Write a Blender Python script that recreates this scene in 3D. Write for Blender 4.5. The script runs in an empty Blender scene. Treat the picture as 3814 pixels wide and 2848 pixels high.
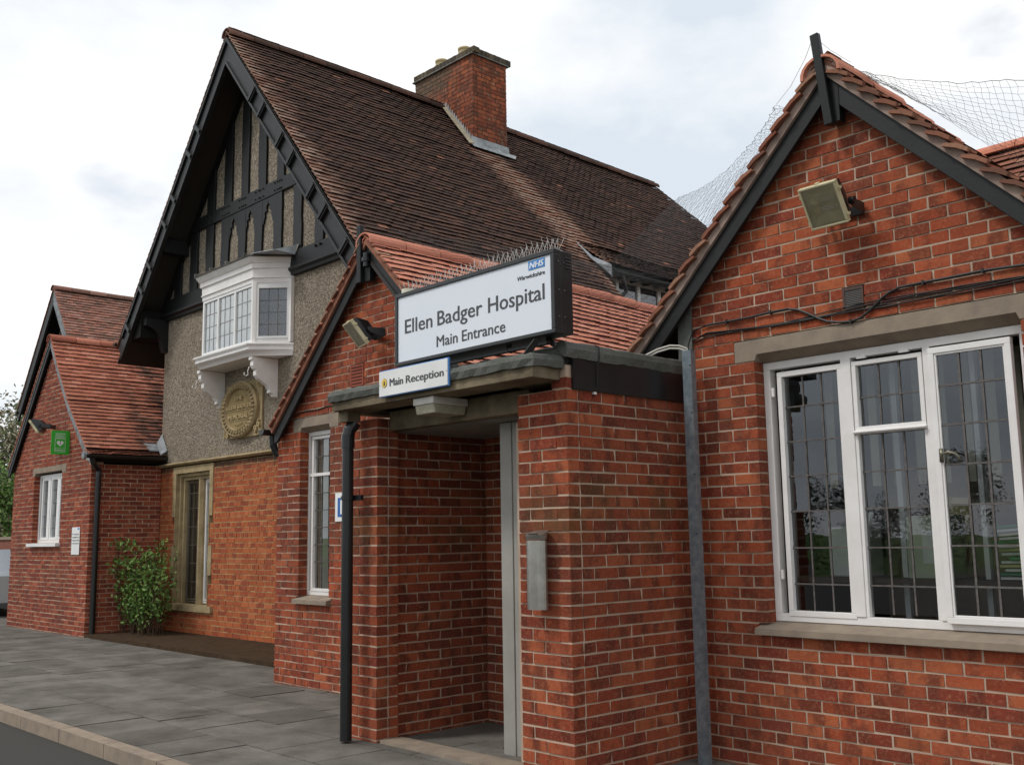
import bpy, bmesh, math, random
from mathutils import Vector, Matrix
from math import sin, cos, pi, radians, sqrt
random.seed(7)
C = bpy.context.scene.collection
S = bpy.context.scene

# ------------------------------------------------------------------ camera
CAM = Vector((0, 0, 1.6))
YAW, PIT, ROL, FPX = -0.81770443, 0.14769372, -0.01580493, 3858.76
fw = Vector((sin(YAW) * cos(PIT), cos(YAW) * cos(PIT), sin(PIT)))
r0 = Vector((cos(YAW), -sin(YAW), 0)); u0 = r0.cross(fw)
rr = cos(ROL) * r0 + sin(ROL) * u0; uu = -sin(ROL) * r0 + cos(ROL) * u0
cd = bpy.data.cameras.new('camera'); cam = bpy.data.objects.new('camera', cd); C.objects.link(cam)
cam.matrix_world = Matrix(((rr.x, uu.x, -fw.x, 0), (rr.y, uu.y, -fw.y, 0), (rr.z, uu.z, -fw.z, 1.6), (0, 0, 0, 1)))
cd.sensor_fit = 'HORIZONTAL'; cd.sensor_width = 36; cd.lens = FPX / 3814 * 36; cd.clip_start = .05; cd.clip_end = 2000
S.camera = cam

# ------------------------------------------------------------------ sky, sun, exposure
SUN_EL, SUN_AZ = radians(52), radians(205)      # azimuth clockwise from +Y
w = bpy.data.worlds.new('World'); S.world = w; w.use_nodes = True
nt = w.node_tree; N = nt.nodes; L = nt.links; N.clear()
sky = N.new('ShaderNodeTexSky'); sky.sky_type = 'NISHITA'; sky.sun_disc = False
sky.sun_elevation = SUN_EL; sky.sun_rotation = SUN_AZ
bg1 = N.new('ShaderNodeBackground'); bg1.inputs[1].default_value = .12; L.new(sky.outputs[0], bg1.inputs[0])
tc = N.new('ShaderNodeTexCoord'); mp = N.new('ShaderNodeMapping'); L.new(tc.outputs['Generated'], mp.inputs[0])
mp.inputs['Scale'].default_value = (1, 1, 1.9); mp.inputs['Location'].default_value = (3.1, .4, .9)
n1 = N.new('ShaderNodeTexNoise'); n1.inputs['Scale'].default_value = 2.6; n1.inputs['Detail'].default_value = 7; n1.inputs['Roughness'].default_value = .52
L.new(mp.outputs[0], n1.inputs[0])
cr = N.new('ShaderNodeValToRGB'); L.new(n1.outputs[0], cr.inputs[0])
cr.color_ramp.elements[0].position = .39; cr.color_ramp.elements[0].color = (.70, .77, .85, 1)
cr.color_ramp.elements[1].position = .61; cr.color_ramp.elements[1].color = (1.1, 1.1, 1.09, 1)
e = cr.color_ramp.elements.new(.50); e.color = (.92, .945, .975, 1)
n2 = N.new('ShaderNodeTexNoise'); n2.inputs['Scale'].default_value = 3.3; n2.inputs['Detail'].default_value = 6
mp2 = N.new('ShaderNodeMapping'); mp2.inputs['Location'].default_value = (7.7, 2.2, 5.1); mp2.inputs['Scale'].default_value = (1, 1, 2.3)
L.new(tc.outputs['Generated'], mp2.inputs[0]); L.new(mp2.outputs[0], n2.inputs[0])
cr2 = N.new('ShaderNodeValToRGB'); L.new(n2.outputs[0], cr2.inputs[0])
cr2.color_ramp.elements[0].position = .30; cr2.color_ramp.elements[0].color = (.6, .6, .6, 1)
cr2.color_ramp.elements[1].position = .40; cr2.color_ramp.elements[1].color = (1, 1, 1, 1)
bg2 = N.new('ShaderNodeBackground'); bg2.inputs[1].default_value = .98; L.new(cr.outputs[0], bg2.inputs[0])
mx = N.new('ShaderNodeMixShader'); L.new(cr2.outputs[0], mx.inputs[0]); L.new(bg1.outputs[0], mx.inputs[1]); L.new(bg2.outputs[0], mx.inputs[2])
wo = N.new('ShaderNodeOutputWorld'); L.new(mx.outputs[0], wo.inputs[0])
sd = bpy.data.lights.new('sun', 'SUN'); sd.energy = 1.5; sd.angle = radians(10); sd.color = (1, .965, .91)
sun = bpy.data.objects.new('sun', sd); C.objects.link(sun)
sdir = Vector((sin(SUN_AZ) * cos(SUN_EL), cos(SUN_AZ) * cos(SUN_EL), sin(SUN_EL)))
sun.rotation_euler = sdir.to_track_quat('Z', 'Y').to_euler(); sun.location = (0, -10, 30)
S.view_settings.view_transform = 'Standard'; S.view_settings.look = 'None'; S.view_settings.gamma = 1
S.view_settings.exposure = 0.10; S.view_settings.use_curve_mapping = False

# ------------------------------------------------------------------ materials
def lin(h):
    v = [int(h[i:i + 2], 16) / 255 for i in (0, 2, 4)]
    return tuple([(x / 12.92 if x <= .04045 else ((x + .055) / 1.055) ** 2.4) for x in v] + [1])
class Mat:
    def __init__(s, name):
        s.m = bpy.data.materials.new(name); s.m.use_nodes = True
        s.t = s.m.node_tree; s.b = s.t.nodes['Principled BSDF']; s.n = s.t.nodes; s.l = s.t.links
        g = s.n.new('ShaderNodeNewGeometry'); s.pos = g.outputs['Position']; s.isl = g.outputs['Random Per Island']
    def noise(s, scale, detail=4, rough=.55, sc=(1, 1, 1), off=None):
        m = s.n.new('ShaderNodeMapping'); m.inputs['Scale'].default_value = sc; s.l.new(s.pos, m.inputs[0])
        if off is not None:
            c = s.n.new('ShaderNodeCombineXYZ')
            for i in range(3): s.l.new(off, c.inputs[i])
            v = s.n.new('ShaderNodeVectorMath'); v.operation = 'SCALE'; v.inputs['Scale'].default_value = 37
            s.l.new(c.outputs[0], v.inputs[0]); s.l.new(v.outputs[0], m.inputs['Location'])
        n = s.n.new('ShaderNodeTexNoise'); n.inputs['Scale'].default_value = scale; n.inputs['Detail'].default_value = detail
        n.inputs['Roughness'].default_value = rough; s.l.new(m.outputs[0], n.inputs[0]); return n.outputs[0]
    def rand(s):
        o = s.n.new('ShaderNodeObjectInfo'); a = s.math('ADD', o.outputs['Random'], s.isl); return s.math('FRACT', a)
    def math(s, op, a, b=None, c=None):
        m = s.n.new('ShaderNodeMath'); m.operation = op
        for i, v in enumerate((a, b, c)):
            if v is None: continue
            if isinstance(v, (int, float)): m.inputs[i].default_value = v
            else: s.l.new(v, m.inputs[i])
        return m.outputs[0]
    def ramp(s, f, stops, const=False):
        r = s.n.new('ShaderNodeValToRGB'); s.l.new(f, r.inputs[0]); el = r.color_ramp.elements
        if const: r.color_ramp.interpolation = 'CONSTANT'
        while len(el) < len(stops): el.new(.5)
        for e_, (p, c) in zip(el, stops):
            e_.position = p; e_.color = lin(c) if isinstance(c, str) else (c, c, c, 1)
        return r.outputs[0]
    def mix(s, f, a, b, mode='MIX'):
        m = s.n.new('ShaderNodeMix'); m.data_type = 'RGBA'; m.blend_type = mode
        for i, v in ((0, f), (6, a), (7, b)):
            if isinstance(v, (int, float)): m.inputs[i].default_value = v
            elif isinstance(v, str): m.inputs[i].default_value = lin(v)
            else: s.l.new(v, m.inputs[i])
        return m.outputs[2]
    def col(s, c):
        if isinstance(c, str): s.b.inputs['Base Color'].default_value = lin(c)
        else: s.l.new(c, s.b.inputs['Base Color'])
        return s
    def rough(s, v, spec=None, metal=None):
        if isinstance(v, (int, float)): s.b.inputs['Roughness'].default_value = v
        else: s.l.new(v, s.b.inputs['Roughness'])
        if spec is not None: s.b.inputs['Specular IOR Level'].default_value = spec
        if metal is not None: s.b.inputs['Metallic'].default_value = metal
        return s
    def bump(s, h, dist=.002, st=.6):
        b = s.n.new('ShaderNodeBump'); b.inputs['Distance'].default_value = dist; b.inputs['Strength'].default_value = st
        s.l.new(h, b.inputs['Height']); s.l.new(b.outputs[0], s.b.inputs['Normal']); return s
    def axis(s, i):
        x = s.n.new('ShaderNodeSeparateXYZ'); s.l.new(s.pos, x.inputs[0]); return x.outputs[i]

def brick_mat(name, tones, dark, light, soot=None, dirt=.5, kiss=True):
    m = Mat(name); r = m.rand()
    c = m.ramp(r, [(i / len(tones), t) for i, t in enumerate(tones)], True)
    if kiss:
        k = m.noise(9, 2, .5, (1, 1, .35), r); c = m.mix(m.ramp(k, [(.48, 0.), (.62, .72)]), c, dark)
    f = m.noise(55, 5, .7); c = m.mix(m.ramp(f, [(.50, 0.), (.72, .55)]), c, light)
    f2 = m.noise(24, 4, .7, off=r); c = m.mix(m.ramp(f2, [(.30, .45), (.48, 0.)]), c, dark)
    g = m.noise(1.1, 5, .6); c = m.mix(m.ramp(g, [(.42, 0.), (.75, dirt)]), c, '4a3830')
    if soot: c = soot(m, c)
    return m.col(c).rough(.9, .25).bump(m.noise(130, 5, .7), .004, .75).m
def stain_green(m, c):
    # moss and lime bloom on the porch wall around chest to head height
    z = m.axis(2); band = m.math('MULTIPLY', m.ramp(m.math('DIVIDE', z, 3), [(.45, 0.), (.55, 1.), (.635, 1.), (.68, 0.)]), m.ramp(m.noise(2.6, 4), [(.45, 0.), (.65, .5)]))
    return m.mix(band, c, '4a4526')
def chim_soot(m, c):
    z = m.axis(2); x = m.axis(0)
    a = m.math('ADD', m.math('MULTIPLY', m.math('SUBTRACT', z, 9.6), .55), m.math('MULTIPLY', m.math('SUBTRACT', -14.0, x), .55))
    a = m.math('ADD', a, m.math('SUBTRACT', m.noise(2.4, 5, .65), .45))
    c = m.mix(m.ramp(a, [(.1, 0.), (.6, .8)]), c, '5b5346')
    c = m.mix(m.ramp(m.noise(9, 3), [(.62, 0.), (.72, .5)]), c, '8d8570')
    return c
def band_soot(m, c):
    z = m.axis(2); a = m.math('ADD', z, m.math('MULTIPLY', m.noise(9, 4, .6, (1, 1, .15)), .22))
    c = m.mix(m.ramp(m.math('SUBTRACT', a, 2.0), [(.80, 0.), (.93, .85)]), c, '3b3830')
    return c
MORT = Mat('mortar_tan'); MORT.col(MORT.mix(MORT.ramp(MORT.noise(3, 5), [(.35, 0.), (.7, 1.)]), 'ab9481', 'c4ad98')).rough(.95, .2).bump(MORT.noise(160, 4), .003, .7)
MO = Mat('mortar_old'); MO.col(MO.mix(MO.noise(6, 4), 'a08a62', 'b49c72')).rough(.95, .2).bump(MO.noise(160, 4), .003, .6)
MG = Mat('mortar_grimy'); MG.col(MG.mix(MG.noise(4, 5), '3f372f', '5f5546')).rough(.95, .2)
BR = brick_mat('brick_red_multi', ['a04d30', '96452a', 'a75335', '8b3f29', '9b492d', 'ab5b39', '843928', '98472c'], '5f2d21', 'b57c5c')
BRP = brick_mat('brick_red_porch', ['99492e', '8e4128', '9f4f33', '843a28', '93452a', 'a45637', '7a3526', '914329'], '56281e', 'b07856', stain_green)
BRL = brick_mat('brick_red_left_wing', ['9b4c34', '90442e', 'a15339', '863d2d', '954830', 'a55a40', '7e382a', '93452f'], '602d25', 'b0785e')
BRO = brick_mat('brick_orange_old', ['a85834', '9f4f2f', 'ae5e38', '98492f', 'a55533', 'b16440', '8d432e', 'a95834'], '7f4430', 'b8805a', band_soot, .25, False)
BRC = brick_mat('brick_chimney', ['a4563a', '94492f', 'ab5c3c', '84422f', '9a4f35', '74402f', 'a2583e', '8a4631'], '54322a', 'a5805f', chim_soot)
BRB = brick_mat('brick_blue_cap', ['5a534b', '4a453f', '665d50', '544a3c'], '3a3632', '8a7a4c', None, .2)

def tile_mat(name, tones, dark, lichen=None, darkamt=.5, extra=None, weather='4a3a30'):
    m = Mat(name); r = m.rand()
    c = m.ramp(r, [(i / len(tones), t) for i, t in enumerate(tones)], True)
    c = m.mix(m.ramp(m.noise(30, 4, .65, off=r), [(.45, 0.), (.72, .45)]), c, dark)
    c = m.mix(m.ramp(m.noise(.9, 6, .62), [(.40, 0.), (.68, darkamt)]), c, weather)
    if extra: c = extra(m, c, r)
    if lichen: c = m.mix(m.ramp(m.noise(7, 5, .7), [(.66, 0.), (.72, .7)]), c, lichen)
    return m.col(c).rough(.92, .2).bump(m.noise(90, 4, .7), .003, .6).m
def main_extra(m, c, r):
    x, y = m.axis(0), m.axis(1); nz = m.noise(1.6, 5, .65, (1, 2.2, 1))
    # rain-washed fan of cleaner tiles below the chimney, wandering towards the back as it runs down
    d = m.math('ADD', x, 13.39)
    y0 = m.math('ADD', m.math('MULTIPLY', d, .42), 11.9); hw = m.math('ADD', m.math('MULTIPLY', d, .10), .55)
    q = m.math('DIVIDE', m.math('ABSOLUTE', m.math('SUBTRACT', y, y0)), hw)
    q = m.math('ADD', q, m.math('MULTIPLY', m.math('SUBTRACT', nz, .5), 1.6))
    clean = m.math('MULTIPLY', m.ramp(q, [(.35, 1.), (.95, 0.)]), m.ramp(d, [(.0, 0.), (.03, 1.)]))
    c2 = m.mix(m.math('MULTIPLY', clean, .72), c, m.mix(r, '93634f', 'a88d7c'))
    # weathered pale edge beside the front verge
    v = m.math('ADD', m.math('SUBTRACT', y, 7.35), m.math('MULTIPLY', m.noise(3.5, 4, .6, (1, .5, 1)), 1.1))
    ve = m.math('MULTIPLY', m.ramp(v, [(.50, .8), (.9, 0.)]), m.ramp(r, [(.3, .4), (.5, 1.)]))
    c3 = m.mix(ve, c2, m.mix(r, 'b07a63', 'a08a7b'))
    return m.mix(m.ramp(r, [(.99, 0.), (.995, .6)]), c3, 'b07a62')
TM = tile_mat('tile_dark_mossy', ['563f36', '4e3a32', '5e4338', '46352f', '533d34', '64463b', '4b3831', '594138'], '302622', None, .5, main_extra, '322823')
TT = tile_mat('tile_terracotta', ['cd8870', 'c8826a', 'd18e76', 'c27b64', 'cc866e', 'd4937c', 'c5806c', 'ce8a74'], 'b06e5a', None, .22, None, '7a4b3a')
def left_extra(m, c, r):
    y, z = m.axis(1), m.axis(2)
    a = m.math('ADD', m.math('MULTIPLY', m.math('SUBTRACT', y, 7.0), .5), m.math('MULTIPLY', m.math('SUBTRACT', 4.2, z), .35))
    a = m.math('ADD', a, m.math('MULTIPLY', m.math('SUBTRACT', m.noise(1.8, 5, .6), .5), 2.0))
    k = m.math('MULTIPLY', m.ramp(a, [(.25, 0.), (.7, .8)]), m.ramp(r, [(.25, .35), (.6, 1.)]))
    return m.mix(k, c, '3f3a33')
TL = tile_mat('tile_red_left_wing', ['bd765e', 'b56e57', 'c27e67', 'aa6652', 'b9735c', 'c6846d'], '8f5848', 'a07a3a', .35, left_extra, '5a4034')
TF = tile_mat('tile_far_weathered', ['a06c5b', '936457', 'a87462', '826052', '967063', 'aa7e70'], '6b564d', 'a89468', .55, None, '5f5248')
TR_ = tile_mat('tile_brown_right_gable', ['94604c', '855141', '9c6a55', '785042', '8c5947', 'a37862'], '5e4236', '8f8a72', .4, None, '5c4a3c')
def pebble():
    m = Mat('pebbledash'); v = m.n.new('ShaderNodeTexVoronoi'); v.inputs['Scale'].default_value = 62; m.l.new(m.pos, v.inputs[0])
    c = m.ramp(v.outputs['Color'], [(0, '6e6458'), (.3, '928574'), (.55, 'a79a88'), (.8, 'beb3a2'), (1, '7a7064')])
    n = m.noise(1.3, 6, .62, (1, 1, .45)); c = m.mix(m.ramp(n, [(.42, 0.), (.7, .45)]), c, '7a7062')
    c = m.mix(m.ramp(m.noise(28, 3, .7), [(.45, 0.), (.62, .5)]), c, '4a4036')
    return m.col(c).rough(.95, .2).bump(m.math('ADD', m.noise(48, 4, .7), m.math('MULTIPLY', v.outputs['Distance'], -1.)), .02, .9).m
PEB = pebble()
def simple(name, a, b=None, sc=4, rough=.6, spec=.4, metal=0, bd=0, bs=60, det=5):
    m = Mat(name)
    m.col(m.mix(m.ramp(m.noise(sc, det, .6), [(.35, 0.), (.68, 1.)]), a, b) if b else a).rough(rough, spec, metal)
    if bd: m.bump(m.noise(bs, 4, .6), bd, .6)
    return m.m
BLK = simple('black_paint_timber', '191a1b', '131314', 6, .5, .35, 0, .002, 30)
BLKG = simple('black_paint_barge', '1f2021', '171718', 5, .45, .4, 0, .002, 30)
BLKD = simple('black_soffit', '151413', '0f0f0f', 3, .8, .2)
BLKP = simple('black_plastic', '161718', '1e1f20', 6, .35, .5)
GRYW = simple('weathered_grey_paint', '8b8f92', '5d6164', 9, .6, .3)
WHT = simple('white_paint', 'e9e6e3', 'dedad6', 5, .45, .4, 0, .001, 40)
WHTB = simple('white_paint_bright', 'e8e8e6', 'dcdcda', 3, .4, .4)
STO = simple('sandstone', 'ae9b78', '8c7b5c', 5, .9, .2, 0, .003, 70)
CON = simple('concrete_lintel', '978978', '83766a', 7, .92, .2, 0, .003, 110)
COND = simple('concrete_slab_stained', '877a64', '5a5041', 4, .95, .2, 0, .004, 110)
LEAD = simple('lead_sheet', 'a9adb0', '7c8083', 7, .5, .4, .25)
LEADD = simple('lead_dark', '7a7670', '4c4a47', 6, .6, .4, .1)
CAME = simple('lead_came', '55504d', '6e6965', 30, .5, .4, .2)
GALV = simple('galvanised_steel', '9aa5ab', '74838d', 22, .42, .5, .6)
STEEL = simple('stainless_steel', 'b5b2ab', '9c9890', 10, .3, .5, .8)
def felt():
    m = Mat('mineral_felt'); v = m.noise(260, 2, .8)
    c = m.ramp(v, [(.35, '4a4b48'), (.55, '686964'), (.72, '94958e')]); c = m.mix(m.ramp(m.noise(3, 5), [(.4, 0.), (.7, .6)]), c, '484a42')
    return m.col(c).rough(.95, .2).bump(m.noise(14, 4), .012, .7).m
FELT = felt()
SIGNW = simple('sign_white_acrylic', 'e2e7ee', 'dde3eb', 2, .3, .4)
SIGNT = simple('sign_grey_text', '4a4a4c', None, rough=.5)
SIGNB = simple('sign_blue', '4f86c6', None, rough=.5)
SIGNK = simple('sign_black_frame', '1f2022', '2a2b2d', 8, .35, .5)
NHSB = simple('logo_blue', '3f85c8', None, rough=.5)
YEL = simple('sign_yellow', 'e6c24a', None, rough=.5)
GRN = simple('sign_green', '35a833', '3cb03a', 3, .4, .4)
CABB = simple('cable_black', '1d1d1e', '2b2a29', 9, .5, .4)
CABW = simple('cable_white', 'c9c5bb', None, rough=.5)
NET = simple('net_twine', '3a3c3c', None, rough=.7)
CREAM = simple('yellowed_plastic', 'd2c9a6', 'bfb58f', 6, .4, .4)
TERRV = simple('terracotta_vent', '9c5340', '8a4535', 12, .8, .3)
POT = simple('buff_chimney_pot', 'd3bf95', 'b9a57e', 9, .8, .3)
BRASS = simple('dull_brass', '6f6a5c', '8c8776', 10, .35, .5, .6)
ROOM = simple('room_wall', '7d7a72', '6c6a63', 1.5, .9, .1)
CURT = simple('net_curtain', 'f0f0ea', 'e2e2da', 14, .9, .1)
BLIND = simple('cream_blind', 'cfc7b4', 'bdb5a2', 5, .8, .2)
PAPER = simple('paper_white', 'd9d9d4', None, rough=.8); FOLD = simple('buff_folder', 'c8b98a', 'bdae80', 3, .8); GREENF = simple('green_folder', '3f8a5a', None, rough=.7)
def glass(name, tint, ior=1.5, boost=1.0, rgh=.0, haze=0, hcol='c8bd98'):
    m = Mat(name); m.n.remove(m.b)
    tr = m.n.new('ShaderNodeBsdfTransparent'); tr.inputs[0].default_value = tint
    gl = m.n.new('ShaderNodeBsdfGlossy'); gl.inputs['Roughness'].default_value = rgh; gl.inputs[0].default_value = (.9, .93, .97, 1)
    fr = m.n.new('ShaderNodeFresnel'); fr.inputs[0].default_value = ior
    f = m.math('MULTIPLY', fr.outputs[0], boost)
    b = m.n.new('ShaderNodeBump'); b.inputs['Distance'].default_value = .02; b.inputs['Strength'].default_value = .03
    m.l.new(m.noise(3.5, 2), b.inputs['Height']); m.l.new(b.outputs[0], gl.inputs['Normal']); m.l.new(b.outputs[0], fr.inputs['Normal'])
    x = m.n.new('ShaderNodeMixShader'); m.l.new(f, x.inputs[0]); m.l.new(tr.outputs[0], x.inputs[1]); m.l.new(gl.outputs[0], x.inputs[2])
    if haze:
        df = m.n.new('ShaderNodeBsdfDiffuse'); df.inputs[0].default_value = lin(hcol); x2 = m.n.new('ShaderNodeMixShader')
        m.l.new(m.math('MULTIPLY', m.ramp(m.noise(14, 4), [(.3, .5), (.7, 1.)]), haze), x2.inputs[0]); m.l.new(x.outputs[0], x2.inputs[1]); m.l.new(df.outputs[0], x2.inputs[2]); x = x2
    m.l.new(x.outputs[0], m.n['Material Output'].inputs[0]); return m.m
GLASS = glass('window_glass', (.80, .84, .84, 1), 1.5, 2.5)
GLASSB = glass('double_glazing', (.97, .98, .98, 1), 1.55, 3.2)
GLASSC = glass('yellowed_cover', (.98, .95, .86, 1), 1.45, 1.4, .12, .24, 'e2dabb')
def asphalt():
    m = Mat('forecourt_tarmac'); c = m.ramp(m.noise(190, 3, .8), [(.35, '393836'), (.6, '4c4a47'), (.75, '6f6c67')])
    c = m.mix(m.ramp(m.noise(.5, 6), [(.4, 0.), (.7, .5)]), c, '43413d')
    return m.col(c).rough(.95, .2).bump(m.noise(150, 3, .8), .006, .7).m
ASPH = asphalt()
PAVE = simple('paving_concrete', '827e77', '6c6862', 2.5, .95, .2, 0, .003, 120)
GRASS = simple('grass', '3f5a24', '577034', 5, .95, .2, 0, .03, 60)
def leafm(name, a, b, c_):
    m = Mat(name); r = m.rand(); m.col(m.ramp(r, [(0, a), (.45, b), (.9, c_)])).rough(.6, .3)
    m.b.inputs['Subsurface Weight'].default_value = 0; return m.m
LEAF1 = leafm('leaf_spring', '424c2e', '6e7350', 'a39682'); LEAF2 = leafm('leaf_shrub', '35501f', '567a32', '7f9a52'); LEAF3 = leafm('leaf_conifer', '1d2c1a', '2b3b22', '38482a')
BARK = simple('bark', '5b4a3b', '3e332a', 8, .95, .1)

# ------------------------------------------------------------------ builders
class MB:
    def __init__(s): s.v = []; s.f = []; s.m = []
    def add(s, vs, fs, mi=0):
        o = len(s.v); s.v += [tuple(v) for v in vs]; s.f += [tuple(i + o for i in f) for f in fs]; s.m += [mi] * len(fs); return s
    def box(s, x0, x1, y0, y1, z0, z1, mi=0):
        v = [(x, y, z) for z in (z0, z1) for x, y in ((x0, y0), (x1, y0), (x1, y1), (x0, y1))]
        return s.add(v, [(0, 3, 2, 1), (4, 5, 6, 7), (0, 1, 5, 4), (1, 2, 6, 5), (2, 3, 7, 6), (3, 0, 4, 7)], mi)
    def prism(s, pts, vec, mi=0):            # polygon of 3-D points extruded by vec
        pts = [Vector(p) for p in pts]; n = len(pts); vec = Vector(vec)
        nr = sum(((pts[i] - pts[0]).cross(pts[(i + 1) % n] - pts[0]) for i in range(1, n - 1)), Vector())
        if nr.dot(vec) > 0: pts.reverse()
        return s.add(pts + [p + vec for p in pts], [tuple(range(n)), tuple(range(2 * n - 1, n - 1, -1))] + [(i, i + n, (i + 1) % n + n, (i + 1) % n) for i in range(n)], mi)
    def xz(s, pts, y0, y1, mi=0): return s.prism([(x, y0, z) for x, z in pts], (0, y1 - y0, 0), mi)
    def yz(s, pts, x0, x1, mi=0): return s.prism([(x0, y, z) for y, z in pts], (x1 - x0, 0, 0), mi)
    def xy(s, pts, z0, z1, mi=0): return s.prism([(x, y, z0) for x, y in pts], (0, 0, z1 - z0), mi)
    def bar(s, a, b, w_, h_, up=(0, 0, 1), mi=0):
        a, b = Vector(a), Vector(b); d = (b - a).normalized(); u = Vector(up); sd_ = d.cross(u)
        if sd_.length < 1e-4: sd_ = d.cross(Vector((0, 1, 0)))
        sd_.normalize(); u = sd_.cross(d)
        q = [a + sd_ * (i * w_ / 2) + u * (j * h_ / 2) for i, j in ((-1, -1), (1, -1), (1, 1), (-1, 1))]
        return s.prism(q, b - a, mi)
    def tube(s, pts, r, n=8, mi=0, r2=None, cap=True):
        pts = [Vector(p) for p in pts]; rings = []; ref = None
        for i, p in enumerate(pts):
            d = (pts[min(i + 1, len(pts) - 1)] - pts[max(i - 1, 0)]).normalized()
            if ref is None or abs(ref.dot(d)) > .95: ref = Vector((0, 0, 1)) if abs(d.z) < .9 else Vector((1, 0, 0))
            a = d.cross(ref).normalized(); b = a.cross(d); ra = r if r2 is None else r + (r2 - r) * i / (len(pts) - 1)
            rings.append([p + a * (ra * cos(2 * pi * k / n)) + b * (ra * sin(2 * pi * k / n)) for k in range(n)])
        vs = [v for g in rings for v in g]; fs = []
        for i in range(len(pts) - 1):
            for k in range(n): fs.append((i * n + k, i * n + (k + 1) % n, (i + 1) * n + (k + 1) % n, (i + 1) * n + k))
        if cap: fs += [tuple(range(n - 1, -1, -1)), tuple((len(pts) - 1) * n + k for k in range(n))]
        return s.add(vs, fs, mi)
    def frame(s, x0, x1, z0, z1, t, y0, y1, mi=0, tb=None):
        tb = tb or t
        s.box(x0, x1, y0, y1, z1 - t, z1, mi); s.box(x0, x1, y0, y1, z0, z0 + tb, mi)
        s.box(x0, x0 + t, y0, y1, z0 + tb, z1 - t, mi); s.box(x1 - t, x1, y0, y1, z0 + tb, z1 - t, mi); return s
    def mesh(s, name, mats, off=Vector((0, 0, 0)), smooth=False):
        me = bpy.data.meshes.new(name); me.from_pydata([(v[0] - off[0], v[1] - off[1], v[2] - off[2]) for v in s.v], [], s.f)
        mats = mats if isinstance(mats, (list, tuple)) else [mats]
        for m in mats: me.materials.append(getattr(m, "m", m))
        if len(mats) > 1: me.polygons.foreach_set('material_index', s.m)
        if smooth: me.polygons.foreach_set('use_smooth', [True] * len(s.f))
        me.update(); return me

def tag(o, label=None, cat=None, group=None, kind=None):
    if label: o['label'] = label
    if cat: o['category'] = cat
    if group: o['group'] = group
    if kind: o['kind'] = kind
    return o
def thing(name, label, cat, loc=(0, 0, 0), rot=(0, 0, 0), group=None):
    o = bpy.data.objects.new(name, None); C.objects.link(o); o.location = loc; o.rotation_euler = rot; o.empty_display_size = .2
    o['off'] = list(loc) if tuple(rot) == (0, 0, 0) else [0, 0, 0]
    return tag(o, label, cat, group)
def off_of(o):
    while o.parent: o = o.parent
    return Vector(o.get('off', (0, 0, 0)))
def part(name, mb, mats, parent=None, smooth=False, label=None, kind=None, bevel=0):
    off = off_of(parent) if parent else Vector((0, 0, 0))
    o = bpy.data.objects.new(name, mb.mesh(name, mats, off, smooth)); C.objects.link(o)
    if parent: o.parent = parent
    if label: o['label'] = label
    if kind: o['kind'] = kind
    if bevel:
        b = o.modifiers.new('bevel', 'BEVEL'); b.width = bevel; b.segments = 2; b.limit_method = 'ANGLE'; b.angle_limit = radians(40)
    return o
def struct(name, mb, mats): return tag(part(name, mb, mats), kind='structure')

def px(P):
    d = Vector(P) - CAM; z = d.dot(fw)
    if z <= .1: return None
    return (1907 + FPX * d.dot(rr) / z, 1424 - FPX * d.dot(uu) / z)
# unit pieces with slightly uneven corners; copies share these meshes
EDGE = {}
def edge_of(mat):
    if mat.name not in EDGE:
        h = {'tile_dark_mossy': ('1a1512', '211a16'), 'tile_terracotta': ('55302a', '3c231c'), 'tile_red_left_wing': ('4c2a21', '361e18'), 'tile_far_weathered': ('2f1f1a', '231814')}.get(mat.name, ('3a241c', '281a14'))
        EDGE[mat.name] = simple(mat.name + '_mossy_shade_edge', h[0], h[1], 12, .95, .1)  # butt faces darkened: moss, plus the shadow line between courses put into the colour
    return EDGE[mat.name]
def unit_mesh(name, mat, jit, seed, tile=False):
    rnd = random.Random(seed); vs = []
    for z in (-.5, .5):
        for x, y in ((-.5, -.5), (.5, -.5), (.5, .5), (-.5, .5)):
            if tile: zz = ((2.3 if z > 0 else 1.5) if y < 0 else (.4 if z > 0 else -.4)) + (rnd.uniform(-jit, jit)); vs.append((x * (1 + rnd.uniform(-.01, .0)), y + rnd.uniform(-jit, jit) * .12, zz))
            else: vs.append((x + rnd.uniform(-jit, jit) * .35, y + rnd.uniform(-jit, jit), z + rnd.uniform(-jit, jit)))
    me = bpy.data.meshes.new(name); me.from_pydata(vs, [], [(0, 3, 2, 1), (4, 5, 6, 7), (0, 1, 5, 4), (1, 2, 6, 5), (2, 3, 7, 6), (3, 0, 4, 7)])
    me.materials.append(mat)
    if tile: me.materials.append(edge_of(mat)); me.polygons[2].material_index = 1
    me.update(); return me
UNIT = {}
def units(name, mat, tile):
    k = (name, mat.name)
    if k not in UNIT:
        ms = [unit_mesh(name, mat, .14 if tile else .035, i * 7 + 1, tile) for i in range(6)]
        UNIT[k] = (ms, [[v.co.copy() for v in m.vertices] for m in ms], [tuple(p.vertices) for p in ms[0].polygons])
    return UNIT[k]
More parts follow.
